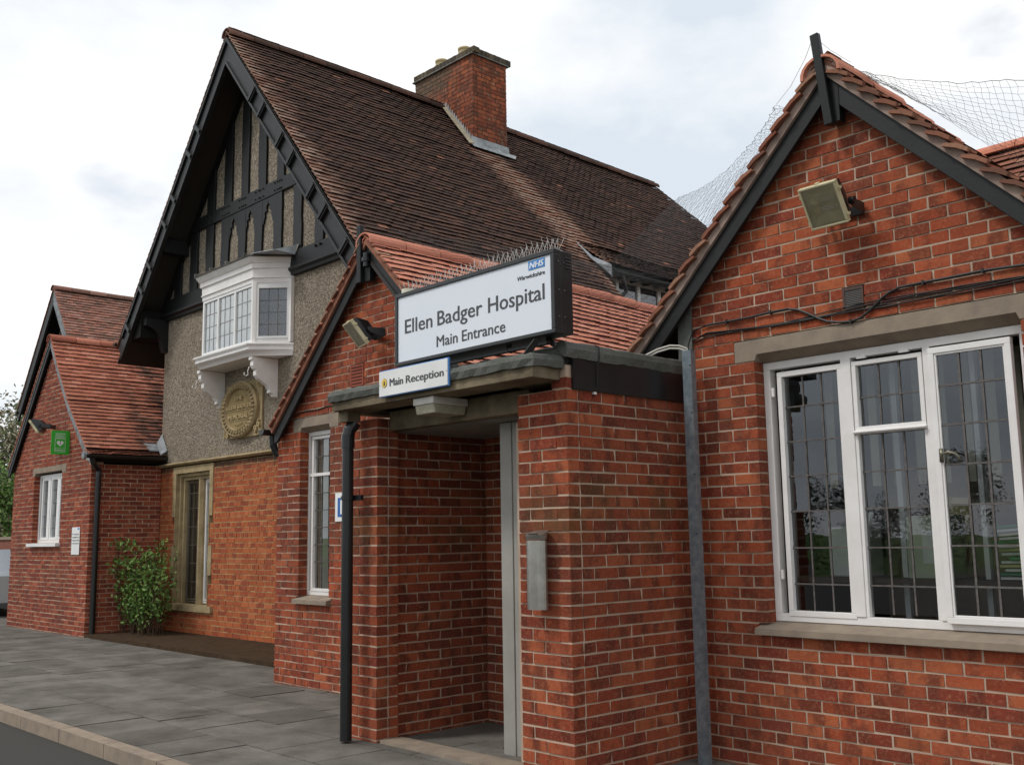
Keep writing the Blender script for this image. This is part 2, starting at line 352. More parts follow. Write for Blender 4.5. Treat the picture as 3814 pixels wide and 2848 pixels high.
def emit(name, items, mat, parent, tile=False, maxn=300):
    """items: (centre, matrix3 columns scaled) -> first 300 largest in view as objects, rest joined"""
    if not items: return
    tile = name == 'tile'
    ms, vv, ff = units(name, mat, tile); off = off_of(parent)
    def key(it):
        q = px(it[0])
        inside = q and -20 < q[0] < 3834 and -20 < q[1] < 2868
        return (0 if inside else 1, (it[0] - CAM).length)
    items.sort(key=key); rnd = random.Random(len(items))
    for c, M in items[:maxn]:
        o = bpy.data.objects.new(name, ms[rnd.randrange(6)]); o.parent = parent
        o.matrix_basis = Matrix.Translation(c - off) @ M.to_4x4(); C.objects.link(o)
    rest = items[maxn:]
    if rest:
        mb = MB()
        for c, M in rest:
            mb.add([c + M @ v for v in vv[rnd.randrange(6)]], ff)
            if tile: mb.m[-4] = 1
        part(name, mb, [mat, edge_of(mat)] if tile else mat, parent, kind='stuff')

def cut(iv, a, b):
    out = []
    for p, q in iv:
        if b <= p or a >= q: out.append((p, q)); continue
        if a > p: out.append((p, a))
        if b < q: out.append((b, q))
    return out
def brickwork(items, back, axis, plane, out, z0, n, iv, anchor, corner=None, course=.075, Lm=.225, bond='stretcher', depth=.1025, bdepth=.2):
    """axis 'x': wall along X, face at Y=plane, outward -Y (out=-1). axis 'y': along Y, face at X=plane, outward +X (out=1)"""
    rnd = random.Random(int(abs(plane * 977) + n)); runs = {}
    for k in range(n):
        z = z0 + k * course; zc = z + course / 2; L_ = Lm; J = .0125
        if bond == 'english' and k % 2: L_ = Lm / 2
        for a, b in iv(zc):
            key = (round(a, 3), round(b, 3)); 
            if key in runs and abs(runs[key][-1][1] - z) < 1e-6: runs[key][-1][1] = z + course
            else: runs.setdefault(key, []).append([z, z + course])
            aa, bb = a, b
            if corner and k % 2 == corner[2]:
                if corner[0] == 'hi' and abs(b - corner[1]) < .02: bb = b - .1125 + J
                if corner[0] == 'lo' and abs(a - corner[1]) < .02: aa = a + .1125
            o_ = anchor + (L_ / 2 if k % 2 else 0)
            if bond == 'english' and k % 2: o_ = anchor + L_ / 2
            js = []; j = o_ + math.ceil((aa - o_) / L_ + .18) * L_
            while j < bb - .035: js.append(j); j += L_
            ed = [aa] + js + [bb + (J if not (corner and abs(b - corner[1]) < .02 and corner[0] == 'hi' and k % 2 != corner[2]) else J)]
            for i in range(len(ed) - 1):
                s0, s1 = ed[i], ed[i + 1] - J
                if s1 - s0 < .02: continue
                c_ = (s0 + s1) / 2; pr = rnd.uniform(0, .0035)
                h = course - J
                if axis == 'x':
                    ctr = Vector((c_, plane - out * depth / 2 + out * pr, zc)); M = Matrix.Diagonal((s1 - s0, depth, h))
                else:
                    ctr = Vector((plane - out * depth / 2 + out * pr, c_, zc)); M = Matrix.Diagonal((depth, s1 - s0, h))
                M = Matrix.Rotation(rnd.uniform(-.008, .008), 3, 'Y' if axis == 'x' else 'X') @ M
                items.append((ctr, M))
    for (a, b), zz in runs.items():
        for za, zb in zz:
            e_ = .005; f0 = plane - out * (.0035); f1 = plane - out * bdepth; lo, hi = sorted((f0, f1))
            if axis == 'x': back.box(a + e_, b - e_, lo, hi, za, zb)
            else: back.box(lo, hi, a + e_, b - e_, za, zb)
def gable_iv(a, b, apx, apz, slope):
    def f(z):
        lo, hi = max(a, apx - (apz - z) / slope), min(b, apx + (apz - z) / slope)
        return [(lo, hi)] if hi - lo > .1 else []
    return f
def tiles(items, prof, yr, width=.165, gauge=.1, zf=None, sag=0.0):
    """prof: (x,z) from eave up to ridge; yr(x)-> (y0,y1); side only informs the normal"""
    k = 0; rnd = random.Random(int(abs(prof[0][0] * 100))); seg = []
    tot = 0
    for p, q in zip(prof, prof[1:]):
        l = math.dist(p, q); seg.append((tot, tot + l, p, q)); tot += l
    s_ = 0.0
    while s_ < tot - .03:
        for t0, t1, p, q in seg:
            if t0 <= s_ <= t1 + 1e-6:
                t = (s_ - t0) / (t1 - t0); x = p[0] + (q[0] - p[0]) * t; z = p[1] + (q[1] - p[1]) * t
                up = Vector((q[0] - p[0], 0, q[1] - p[1])).normalized()
                break
        along = Vector((0, 1, 0)) * (1 if up.x < 0 else -1); nor = along.cross(up)
        if nor.z < 0: nor = -nor; along = -along
        y0, y1 = yr(x); y = y0 + (width / 2 if k % 2 else 0)
        row = rnd.uniform(-.003, .003); first = True
        yy = [y0] if k % 2 else []
        while y < y1: yy.append(y); y += width
        yy.append(y1)
        for i in range(len(yy) - 1):
            wd = yy[i + 1] - yy[i] - .003
            if wd < .03: continue
            c_ = Vector((x, (yy[i] + yy[i + 1]) / 2, z)) + up * (.075) + nor * (row + rnd.uniform(-.003, .004))
            if zf: c_.z += zf(c_.y)
            if sag: c_.z += sag * (sin(c_.y * 1.3 + x * .7) + .6 * sin(c_.y * 3.1 - x * 1.9))
            M = Matrix((along * wd, up * .15, nor * .015)).transposed()
            M = Matrix.Rotation(rnd.uniform(-.012, .012), 3, nor) @ M
            items.append((c_, M))
        s_ += gauge; k += 1
def ridge(name, parent, mat, x, z, y0, y1, r=.12, ln=.45, zf=None):
    y = y0; n = 0
    while y < y1 - .05:
        e_ = min(y + ln - .012, y1); pts = [(cos(a) * r, sin(a) * r * .85) for a in [radians(-8 + 196 * i / 10) for i in range(11)]]
        rot = random.uniform(-.015, .015); dz = random.uniform(-.004, .006) + (zf(y + .2) if zf else 0)
        mb = MB(); o_ = [(x + a + rot * .3, z + b + dz) for a, b in pts]; i_ = [(x + a * .86, z + b * .86 + dz) for a, b in pts]
        mb.xz(o_ + i_[::-1], y, e_); q = part(name, mb, mat, parent); y += ln; n += 1
def text(name, body, mat, parent, origin, width, height, depth=.002, bold=0, face='-Y', shear=0, baseline=True):
    cu = bpy.data.curves.new(name, 'FONT'); cu.body = body; cu.size = 1; cu.extrude = 0; cu.shear = shear; cu.resolution_u = 3
    o = bpy.data.objects.new(name, cu); C.objects.link(o); dg = bpy.context.evaluated_depsgraph_get(); dg.update()
    me = bpy.data.meshes.new_from_object(o.evaluated_get(dg)); bpy.data.objects.remove(o)
    bm = bmesh.new(); bm.from_mesh(me)
    if depth:
        g = bmesh.ops.extrude_face_region(bm, geom=bm.faces[:]); bmesh.ops.translate(bm, vec=(0, 0, 1), verts=[v for v in g['geom'] if isinstance(v, bmesh.types.BMVert)])
    xs = [v.co.x for v in bm.verts]; x0, x1 = min(xs), max(xs)
    cap = .7 if height > 0 else 1
    off = off_of(parent)
    for v in bm.verts:
        a = (v.co.x - x0) / (x1 - x0) * width; b = v.co.y / .729 * height; d = v.co.z * depth
        if face == '-Y': p = Vector((a, -d, b))
        elif face == '+X': p = Vector((d, a, b))
        v.co = Vector(origin) + p - off
    if bold:
        d_ = bmesh.ops.duplicate(bm, geom=bm.verts[:] + bm.edges[:] + bm.faces[:]); sh_ = bold * abs(height)
        bmesh.ops.translate(bm, vec=(sh_, -.0003, sh_ * .15) if face == '-Y' else (.0003, sh_, sh_ * .15), verts=[v for v in d_['geom'] if isinstance(v, bmesh.types.BMVert)])
    bmesh.ops.recalc_face_normals(bm, faces=bm.faces[:])
    bm.to_mesh(me); bm.free(); me.materials.clear(); me.materials.append(mat); me.name = name
    o = bpy.data.objects.new(name, me); C.objects.link(o); o.parent = parent; return o
def window(parent, x0, x1, z0, z1, y, lights, mat=None, name='window', fr=.035, dep=.06, gmat=None, came=True, glaze_y=None, label=None):
    """lights: (x0,x1,z0,z1,ncols,zbars,sash) glazed openings; frame built around them"""
    mat = mat or WHT; gmat = gmat or GLASS
    mb = MB(); mb.frame(x0, x1, z0, z1, fr, y, y + dep)
    W_ = part(name, mb, mat, parent, bevel=.003, label=label)
    for (a, b, c, d, nc, zb, st) in lights:
        s_ = MB()
        if st: s_.frame(a - st, b + st, c - st, d + st, st, y - .006, y + dep * .8)
        if st: part('casement', s_, mat, W_, bevel=.003)
        gy = y + dep * .45; rows = [c] + sorted(zb) + [d]; cw = (b - a) / nc
        for i in range(nc):
            for j in range(len(rows) - 1):
                g = MB(); tl = random.uniform(-.0012, .0012); t2 = random.uniform(-.001, .001)
                xa, xb, za, zc = a + i * cw, a + (i + 1) * cw, rows[j], rows[j + 1]
                q = [(xa, gy + tl, za), (xb, gy - tl, za), (xb, gy - tl + t2, zc), (xa, gy + tl + t2, zc)]
                g.add(q, [(0, 1, 2, 3)]); part('pane', g, gmat, W_)
        if came and (nc > 1 or zb):
            l_ = MB()
            for i in range(1, nc): l_.box(a + i * cw - .005, a + i * cw + .005, gy - .006, gy + .006, c, d)
            for k_, z in enumerate(zb):
                l_.box(a, b, gy - .008, gy + .0075, z - .0045, z + .0045)
                for i in range(1, nc): l_.xz([(a + i * cw + .011 * cos(t * pi / 3), z + .011 * sin(t * pi / 3)) for t in range(6)], gy - .010, gy + .004)
            part('lead_bar', l_, CAME, W_)
    return W_
def room(parent, x0, x1, y0, y1, z0, z1, mat=None, name='room'):
    mb = MB(); t = .05; 
    mb.box(x0 - t, x1 + t, y1, y1 + t, z0 - t, z1 + t); mb.box(x0 - t, x0, y0, y1, z0, z1); mb.box(x1, x1 + t, y0, y1, z0, z1)
    mb.box(x0 - t, x1 + t, y0, y1, z1, z1 + t); mb.box(x0 - t, x1 + t, y0, y1, z0 - t, z0)
    return part(name, mb, mat or ROOM, parent)
def gutter(parent, x, z, y0, y1, r=.055, side=1, mat=None):
    mb = MB(); pts = [(x + r * cos(a), z + r * sin(a)) for a in [pi + pi * i / 8 for i in range(9)]]; inn = [(x + (r - .006) * cos(a), z + (r - .006) * sin(a)) for a in [pi + pi * i / 8 for i in range(9)]]
    mb.xz(pts + inn[::-1], y0, y1); mb.xz(pts, y0 - .004, y0 + .001); return part('gutter', mb, mat or BLKP, parent)
def tile_slab(mb, prof, yr):
    """waterproof sheet just beneath the tiles"""
    for p, q in zip(prof, prof[1:]):
        a0, a1 = yr(p[0]); b0, b1 = yr(q[0])
        v = [(p[0], a0, p[1] - .012), (p[0], a1, p[1] - .012), (q[0], b1, q[1] - .012), (q[0], b0, q[1] - .012)]
        v += [(a, b, c - .05) for a, b, c in v]
        mb.add(v, [(0, 1, 2, 3), (7, 6, 5, 4), (0, 4, 5, 1), (1, 5, 6, 2), (2, 6, 7, 3), (3, 7, 4, 0)])

# ------------------------------------------------------------------ ground
struct('ground', MB().box(-400, 300, -300, 500, -.6, -.08), GRASS)
struct('forecourt', MB().box(-60, 30, -30, 40, -.3, 0), ASPH)
struct('pavement', MB().box(-30, 4.0, 3.4, 9.0, -.05, .085), simple('slab_bedding', '4f4a42', '3d3932', 6, .95, .1))
sl_ = MB(); rnd = random.Random(8); y = 3.405; row = 0
while y < 7.7:
    x = -30 + (.3 if row % 2 else 0)
    while x < 3.9:
        a_, b_ = rnd.uniform(-.003, .003), rnd.uniform(-.003, .003); h = .105 + rnd.uniform(-.002, .003)
        sl_.add([(x, y, .05), (x + .592, y, .05), (x + .592, y + .592, .05), (x, y + .592, .05), (x, y, h + a_), (x + .592, y, h + b_), (x + .592, y + .592, h - a_), (x, y + .592, h - b_)], [(4, 5, 6, 7), (0, 1, 5, 4), (1, 2, 6, 5), (2, 3, 7, 6), (3, 0, 4, 7)]); x += .6
    y += .6; row += 1
m__ = Mat('paving_slab'); r__ = m__.rand(); c__ = m__.mix(m__.ramp(m__.noise(2.2, 6, .65), [(.35, 0.), (.7, 1.)]), m__.ramp(r__, [(0, '6f6b65'), (.5, '7c7871'), (1, '66625c')]), '514d47')
m__.col(m__.mix(m__.ramp(m__.noise(60, 3, .8), [(.60, 0.), (.68, .6)]), c__, '34322d')).rough(.95, .2).bump(m__.noise(120, 4, .8), .003, .7)
tag(part('paving_slab', sl_, m__.m), kind='stuff')
kb = MB()
x = -30
while x < 3.9:
    kb.box(x, x + .905, 3.27, 3.395, -.05, .108); x += .915
struct('kerb', kb, CON)
struct('planting_bed', MB().box(-17.2, -10.2, 6.6, 7.8, .10, .16), simple('soil', '3b2e22', '4d3d2e', 9, .95, .1, 0, .02, 40))

# ================================================================== right gabled wing
G = thing('gabled_wing', 'red brick gabled wing with the wide white leaded window and black bargeboards', 'building', (-3.2, 5.9, 0))
wall = MB(); it = []
gi = gable_iv(-4.5, -1.9, -3.2, 4.50, 1.0)
def rg(z):
    iv = gi(z)
    if 2.745 < z < 2.895: iv = cut(iv, -4.065, -2.015)
    if 1.02 < z < 2.76: iv = cut(iv, -3.905, -2.175)
    if .945 < z < 1.02: iv = cut(iv, -3.97, -2.11)
    if 2.97 < z < 3.12: iv = cut(iv, -3.23, -3.085)
    return iv
brickwork(it, wall, 'x', 5.9, -1, -.03, 60, rg, -4.5 - .05)
brickwork(it, wall, 'y', -1.9, 1, -.03, 44, lambda z: [(6.0, 13.0)], 6.0)
W1 = part('wall', wall, MORT, G)
emit('brick', it, BR, W1)
bk = MB(); bk.box(-4.49, -4.3, 6.1, 13, 0, 3.1); bk.box(-4.49, -1.92, 12.9, 13, 0, 3.1); part('side_wall', bk, MORT, G)
ln = MB().xz([(-4.06, 2.745), (-3.9, 2.745), (-3.885, 2.785), (-2.195, 2.785), (-2.18, 2.745), (-2.02, 2.745), (-2.02, 2.888), (-4.06, 2.888)], 5.896, 6.05)
part('lintel', ln, CON, G, bevel=.004)
sl = MB().yz([(5.84, .95), (5.84, .99), (6.02, 1.03), (6.02, .95)], -3.965, -2.115); part('window_sill', sl, CON, G)
part('lintel_soffit', MB().yz([(5.90, 2.784), (5.997, 2.738), (6.05, 2.738), (6.05, 2.784)], -3.90, -2.18), CON, G)
zb = [1.27, 1.50, 1.735, 1.965, 2.192, 2.422]
WR = window(G, -3.905, -2.178, 1.03, 2.735, 6.0, [
    (-3.765, -3.358, 1.10, 2.625, 3, zb, .035),
    (-3.228, -2.824, 2.245, 2.632, 3, [2.43], .028),
    (-3.238, -2.815, 1.10, 2.195, 3, [1.27, 1.50, 1.738, 1.965], 0)], fr=.05, dep=.07)
m_ = MB(); m_.box(-3.330, -3.262, 5.992, 6.07, 1.08, 2.685); m_.box(-2.790, -2.745, 5.992, 6.07, 1.08, 2.685)
m_.box(-3.262, -2.790, 5.985, 6.07, 2.198, 2.222); m_.box(-3.262, -2.790, 5.965, 6.03, 2.205, 2.217); m_.box(-3.262, -3.24, 6.0, 6.06, 1.08, 2.198); m_.box(-2.813, -2.79, 6.0, 6.06, 1.08, 2.198)
part('mullion', m_, WHT, WR, bevel=.003)
# right casement, standing slightly open
cz = thing('tmp', None, None); bpy.data.objects.remove(cz)
sash = MB(); sash.frame(-2.742, -2.262, 1.07, 2.668, .036, 5.955, 5.995); sash.frame(-2.706, -2.298, 1.106, 2.632, .012, 5.962, 5.990); CS = part('casement', sash, WHT, WR, bevel=.003)
x0, x1 = -2.692, -2.312; cw = (x1 - x0) / 3; rows = [1.12] + [1.28, 1.51, 1.742, 1.974, 2.206, 2.437] + [2.618]
for i in range(3):
    for j in range(7):
        tl = random.uniform(-.0015, .0015); part('pane', MB().add([(x0 + i * cw, 5.975 + tl, rows[j]), (x0 + i * cw + cw, 5.975 - tl, rows[j]), (x0 + i * cw + cw, 5.975 - tl, rows[j + 1]), (x0 + i * cw, 5.975 + tl, rows[j + 1])], [(0, 1, 2, 3)]), GLASS, WR)
lb = MB()
for i in (1, 2): lb.box(x0 + i * cw - .006, x0 + i * cw + .006, 5.968, 5.983, 1.12, 2.618)
for z in rows[1:-1]: lb.box(x0, x1, 5.966, 5.984, z - .0055, z + .0055)
part('lead_bar', lb, CAME, WR)
hg = MB(); hg.box(-3.84, -3.822, 5.985, 6.0, 2.50, 2.56); hg.box(-3.84, -3.822, 5.985, 6.0, 1.3, 1.36); hg.box(-2.215, -2.2, 5.98, 6.0, 2.5, 2.56)
hg.box(-3.21, -3.15, 5.98, 6.0, 2.672, 2.69); hg.box(-2.93, -2.87, 5.98, 6.0, 2.672, 2.69); part('hinge', hg, WHT, WR)
hd = MB(); hd.tube([(-2.70, 5.955, 2.04), (-2.68, 5.92, 2.035), (-2.64, 5.915, 2.045), (-2.60, 5.92, 2.03), (-2.575, 5.925, 1.99)], .007, 8); hd.box(-2.71, -2.69, 5.945, 5.957, 1.99, 2.07); part('handle', hd, BRASS, WR, smooth=True)
RM = room(G, -4.3, -1.98, 6.08, 9.4, .5, 2.78)
ip = MB(); ip.box(-3.17, -3.135, 6.32, 6.36, 1.0, 2.7); ip.box(-2.63, -2.60, 6.26, 6.3, 1.0, 2.75); ip.box(-3.86, -3.835, 6.15, 6.2, 1.0, 2.7); part('inner_window_post', ip, WHTB, G)
bl = MB()
for i in range(9): bl.box(-3.80 + i * .16, -3.74 + i * .16, 6.6, 6.606, 1.9, 2.72)
part('blind_slat', bl, BLIND, G, kind='stuff')
sh = MB().box(-3.9, -2.1, 6.08, 6.6, 1.28, 1.31); part('shelf', sh, simple('dark_shelf', '4a3c2e', None), G)
# things on the shelf
bx = thing('box_file', 'pale box file standing on the shelf behind the wide window', 'box', (-2.95, 6.3, 1.31)); part('body', MB().box(-3.08, -2.8, 6.22, 6.42, 1.312, 1.69), simple('pale_card', 'b9bda4', None), bx); part('label_strip', MB().box(-2.98, -2.9, 6.214, 6.219, 1.4, 1.6), PAPER, bx)
fd = thing('folder', 'tall buff folder leaning beside the pale box file', 'folder', (-2.98, 6.5, 1.31)); part('cover', MB().bar((-2.93, 6.5, 1.312), (-2.90, 6.6, 1.80), .16, .02, (0, 1, 0)), FOLD, fd); part('sheets', MB().bar((-2.93, 6.515, 1.312), (-2.9, 6.615, 1.78), .14, .012, (0, 1, 0)), PAPER, fd)
pp = thing('paper_stack', 'stack of green and white papers lying at the right end of the window shelf', 'papers', (-2.3, 6.3, 1.31))
for i in range(14):
    a = random.uniform(-.2, .2); part('sheet', MB().bar((-2.47 + random.uniform(-.03, .03), 6.22 + a * .3, 1.325 + i * .022), (-2.15, 6.22 - a * .3, 1.325 + i * .024), .26, .014), [PAPER, GREENF, PAPER, FOLD][i % 4], pp)
pr = thing('printer', 'small white printer on the shelf behind the left light', 'printer', (-3.5, 6.3, 1.31)); part('body', MB().box(-3.62, -3.36, 6.22, 6.45, 1.312, 1.63), PAPER, pr, bevel=.01); part('paper_tray', MB().bar((-3.5, 6.4, 1.63), (-3.5, 6.47, 1.72), .16, .01, (0, 1, 0)), PAPER, pr)
# air brick
av = MB(); av.frame(-3.228, -3.088, 2.968, 3.112, .014, 5.892, 5.93); av.box(-3.215, -3.10, 5.925, 5.935, 2.98, 3.1)
AV = part('air_vent', av, simple('brown_plastic', '5a4038', '4a3630'), G)
sv = MB()
for i in range(11): sv.prism([(-3.214, 5.896, 2.986 + i * .0108), (-3.214, 5.910, 2.990 + i * .0108), (-3.214, 5.910, 2.993 + i * .0108), (-3.214, 5.896, 2.989 + i * .0108)], (.112, 0, 0))
part('louvre', sv, simple('grey_louvre', '8a8682', None), AV, kind='stuff')
# roof
y0r = 5.76
rit = []; rt = MB()
zg = lambda y: -.06 * max(0, y - 5.95)
pL = [(-4.95, 2.83), (-3.2, 4.58)]; pR = [(-1.45, 2.83), (-3.2, 4.58)]
for p in (pL, pR):
    tile_slab(rt, p, lambda x: (y0r + .03, 13.2))
    tiles(rit, p, lambda x: (y0r, 13.2), zf=zg)
rt.v = [(a, b, c + zg(b)) for a, b, c in rt.v]
RO = part('roof', rt, simple('roof_underlay', '2b2622', None, rough=.9), G)
emit('tile', rit, TR_, RO)
ridge('ridge_tile', RO, TT, -3.2, 4.50, y0r - .03, 12.5, .14, zf=zg)
# verge: bedded undercloak mortar and projecting tile ends
for sd_, g in ((-1, 'l'), (1, 'r')):
    und = MB().xz([(-3.2, 4.575), (-3.2 + sd_ * 1.74, 2.835), (-3.2 + sd_ * 1.72, 2.78), (-3.2, 4.50)], y0r + .014, 5.9); part('verge_mortar', und, simple('verge_mortar_' + g, 'a08c80', '86726a', 8, .95, .1, 0, .004, 80), RO)
    for i in range(17):
        d = .10 + i * .1; mbv = MB(); a = Vector((-3.2 + sd_ * (d + .060), y0r - .022 + random.uniform(-.008, .008), 4.58 - d - .045)); ta = radians(45 - (15 if sd_ > 0 else 10) + random.uniform(-3, 3)); u = Vector((-sd_ * cos(ta), 0, sin(ta))); nn = Vector((sd_ * sin(ta), 0, cos(ta)))
        tw = random.uniform(-.12, .12)
        q = [a - u * .025 - nn * (.006), a - u * .02 + nn * .018, a + u * .06 + nn * .024, a + u * (.135) + nn * .006, a + u * .135 - nn * .012, a + u * .05 - nn * .002]
        mbv.prism(q, (0, .16, tw * .02)); part('verge_tile', mbv, TR_, RO)
hb = MB().xz([(-3.2 + .12 * cos(a), 4.50 + .10 * sin(a)) for a in [pi * i / 10 for i in range(11)]], y0r + .005, y0r + .05); part('ridge_end_mortar', hb, simple('pink_mortar', 'b39a8c', '9a8276', 9, .95, .1, 0, .004, 70), RO)
for sd_ in (-1, 1):
    o_ = -3.2; bb = MB().xz([(o_, 4.535), (o_ + sd_ * 1.70, 2.835), (o_ + sd_ * 1.70, 2.66) if sd_ > 0 else (o_ - 1.60, 2.88 - .12), (o_ + sd_ * 1.50, 2.86 - .0), (o_, 4.355)] if sd_ > 0 else [(o_, 4.535), (o_ - 1.70, 2.835), (o_ - 1.70, 2.72), (o_ - 1.55, 2.80), (o_, 4.355)], 5.80, 5.832)
    part('bargeboard', bb, BLK, G, bevel=.004)
    so = MB().xz([(o_, 4.495), (o_ + sd_ * 1.72, 2.775), (o_ + sd_ * 1.70, 2.75), (o_, 4.46)], 5.833, 5.898); part('soffit_board', so, BLKD, G)
fin = MB().bar((-3.175, 5.775, 4.15), (-3.222, 5.74, 4.765), .058, .042, (0, 1, 0)); FI = part('finial_post', fin, BLK, G, bevel=.006)
part('finial_bracket', MB().box(-3.21, -3.115, 5.795, 5.86, 4.17, 4.56), BLK, G)
part('flashing', MB().xz([(-4.52, 2.82), (-4.40, 2.82), (-4.40, 3.34), (-4.52, 3.22)], 5.878, 5.893), FELT, G)

# ================================================================== porch
P = thing('entrance_porch', 'flat roofed red brick entrance porch with concrete slab canopy', 'building', (-5.7, 5.2, 0))
wall = MB(); it = []
brickwork(it, wall, 'x', 4.687, -1, -.024, 36, lambda z: [(-4.948, -4.5)] if z < 2.54 else [(-4.63, -4.5)], -4.5, ('hi', -4.5, 1))
brickwork(it, wall, 'y', -4.5, 1, -.024, 34, lambda z: [(4.687, 5.893)] if z < 2.54 else [], 4.687, ('lo', 4.687, 0))
brickwork(it, wall, 'x', 4.687, -1, -.024, 34, lambda z: [(-6.88, -6.53)], -6.53, ('hi', -6.53, 1))
brickwork(it, wall, 'y', -6.53, 1, -.024, 34, lambda z: [(4.687, 4.887)], 4.687, ('lo', 4.687, 0))
brickwork(it, wall, 'y', -6.60, 1, -.024, 34, lambda z: [(4.90, 5.89)], 4.80)
brickwork(it, wall, 'x', 5.85, -1, -.024, 34, lambda z: [(-6.59, -5.0)], -6.6)
brickwork(it, wall, 'y', -5.0, 1, -.024, 32, lambda z: [(4.90, 5.1)], 4.80)
it = [i for i in it if not (i[0].x > -5.02 and i[0].x < -4.98 and i[0].y > 4.89)]
Wp = part('wall', wall, MORT, P)
emit('brick', it, BRP, Wp)
bk = MB(); bk.box(-6.87, -6.8, 4.9, 5.88, 0, 2.53); bk.box(-6.79, -4.7, 5.97, 6.05, 0, 2.7); part('back_wall', bk, MORT, P)
part('door_beam', MB().box(-6.525, -4.955, 4.80, 4.90, 2.43, 2.578), COND, P, bevel=.004)
part('porch_ceiling', MB().box(-6.6, -4.72, 4.905, 5.84, 2.425, 2.5), simple('ceiling_grey', '8f8b84', '7a766f', 3, .9), P)
DF = MB(); DF.box(-5.56, -5.44, 5.08, 5.16, .1, 2.42); DF.box(-5.44, -5.0, 5.10, 5.14, 1.95, 2.0); DF.box(-5.44, -4.72, 5.09, 5.13, .1, 2.42); part('door_frame', DF, simple('door_paint_grey', 'a19e97', '908d86', 3, .5), P, bevel=.004)
part('lobby_wall', MB().box(-5.56, -5.50, 5.165, 5.84, .1, 2.42), simple('lobby_plaster', '6b665e', None, rough=.9), P)
part('threshold', MB().box(-6.5, -4.96, 4.70, 4.9, .101, .13), CON, P)
cs = MB().xy([(-6.785, 4.44), (-4.55, 4.44), (-4.55, 4.684), (-4.952, 4.684), (-4.952, 4.795), (-6.527, 4.795), (-6.527, 4.684), (-6.785, 4.684)], 2.58, 2.672)
SLB = part('canopy_slab', cs, COND, P, bevel=.005)
part('canopy_core', MB().box(-6.88, -4.56, 4.69, 5.89, 2.58, 2.70), COND, P)
def felt_edge(name, pts, z0, z1, th=.012, seed=1, par=P):
    rnd = random.Random(seed); mb = MB(); pts = [Vector(p) for p in pts]; out = []
    for a, b in zip(pts, pts[1:]):
        n = max(2, int((b - a).length / .06))
        for i in range(n): out.append((a + (b - a) * i / n, (b - a).normalized()))
    out.append((pts[-1], (pts[-1] - pts[-2]).normalized()))
    vs = []
    for p, d in out:
        nn = Vector((d.y, -d.x, 0)); w1 = rnd.uniform(-.006, .006); w2 = rnd.uniform(-.008, .005); w3 = rnd.uniform(-.004, .006)
        vs += [p + nn * (th + w3) + Vector((0, 0, z0 + w2)), p + nn * (th + .012 + w1) + Vector((0, 0, (z0 + z1) / 2)), p + nn * (th + w1) + Vector((0, 0, z1 - .012 + w3)), p + nn * (-.01) + Vector((0, 0, z1 + w3)), p - nn * .10 + Vector((0, 0, z1 - .004)), p - nn * .006 + Vector((0, 0, z0))]
    fs = []
    for i in range(len(out) - 1):
        for k in range(6): fs.append((i * 6 + k, i * 6 + (k + 1) % 6, i * 6 + 6 + (k + 1) % 6, i * 6 + 6 + k))
    fs += [tuple(range(5, -1, -1)), tuple(len(vs) - 6 + k for k in range(6))]
    mb.add(vs, fs); return part(name, mb, FELT, par)
felt_edge('felt_edging', [(-6.80, 4.80, 0), (-6.80, 4.43, 0), (-4.545, 4.43, 0), (-4.53, 4.68, 0)], 2.652, 2.735, seed=4)
part('felt_roof', MB().box(-6.79, -4.55, 4.45, 4.80, 2.674, 2.722), FELT, P)
part('felt_deck', MB().box(-6.9, -4.53, 4.74, 5.885, 2.703, 2.805), FELT, P)
felt_edge('felt_edging', [(-6.0, 4.72, 0), (-4.52, 4.70, 0)], 2.715, 2.812, seed=9)
felt_edge('felt_edging', [(-4.485, 4.665, 0), (-4.485, 5.885, 0)], 2.722, 2.825, seed=14)
part('fascia_board', MB().box(-4.498, -4.478, 4.735, 5.888, 2.522, 2.73), BLKP, P)
dp = MB(); dp.tube([(-6.725, 4.55, .12), (-6.725, 4.55, 2.37)], .045, 16); dp.tube([(-6.725, 4.55, 2.30), (-6.725, 4.55, 2.40)], .052, 16); dp.tube([(-6.725, 4.55, 1.90), (-6.725, 4.55, 1.93)], .053, 16); dp.tube([(-6.725, 4.55, 2.38), (-6.722, 4.56, 2.44), (-6.70, 4.60, 2.50)], .05, 14)
DPp = part('downpipe', dp, BLKP, P, smooth=False)
part('outlet_box', MB().box(-6.79, -6.66, 4.50, 4.62, 2.50, 2.58), COND, P)
part('pipe_clip', MB().box(-6.80, -6.60, 4.585, 4.61, 1.895, 1.935), BLKP, DPp)
# bulkhead light
BL = thing('bulkhead_light', 'white box bulkhead light under the edge of the canopy slab', 'light', (-5.68, 4.60, 2.53))
part('housing', MB().box(-5.80, -5.57, 4.47, 4.79, 2.525, 2.578), simple('light_housing', 'd2cfc8', 'b8b4ab', 9, .5), BL, bevel=.006)
part('diffuser', MB().yz([(4.48, 2.525), (4.78, 2.525), (4.765, 2.462), (4.495, 2.462)], -5.79, -5.58), simple('ribbed_diffuser', 'b5b09c', '98937f', 30, .3, .5), BL, bevel=.006)
AB = thing('ashtray_bin', 'stainless steel ashtray bin with slanted oval lid on the porch pier', 'ashtray', (-4.72, 4.62, 1.2))
bn = MB(); ov = [(-4.715 + .075 * cos(a), 4.61 + .055 * sin(a)) for a in [2 * pi * i / 20 for i in range(20)]]; bn.xy(ov, 1.15, 1.575); part('body', bn, STEEL, AB, smooth=False)
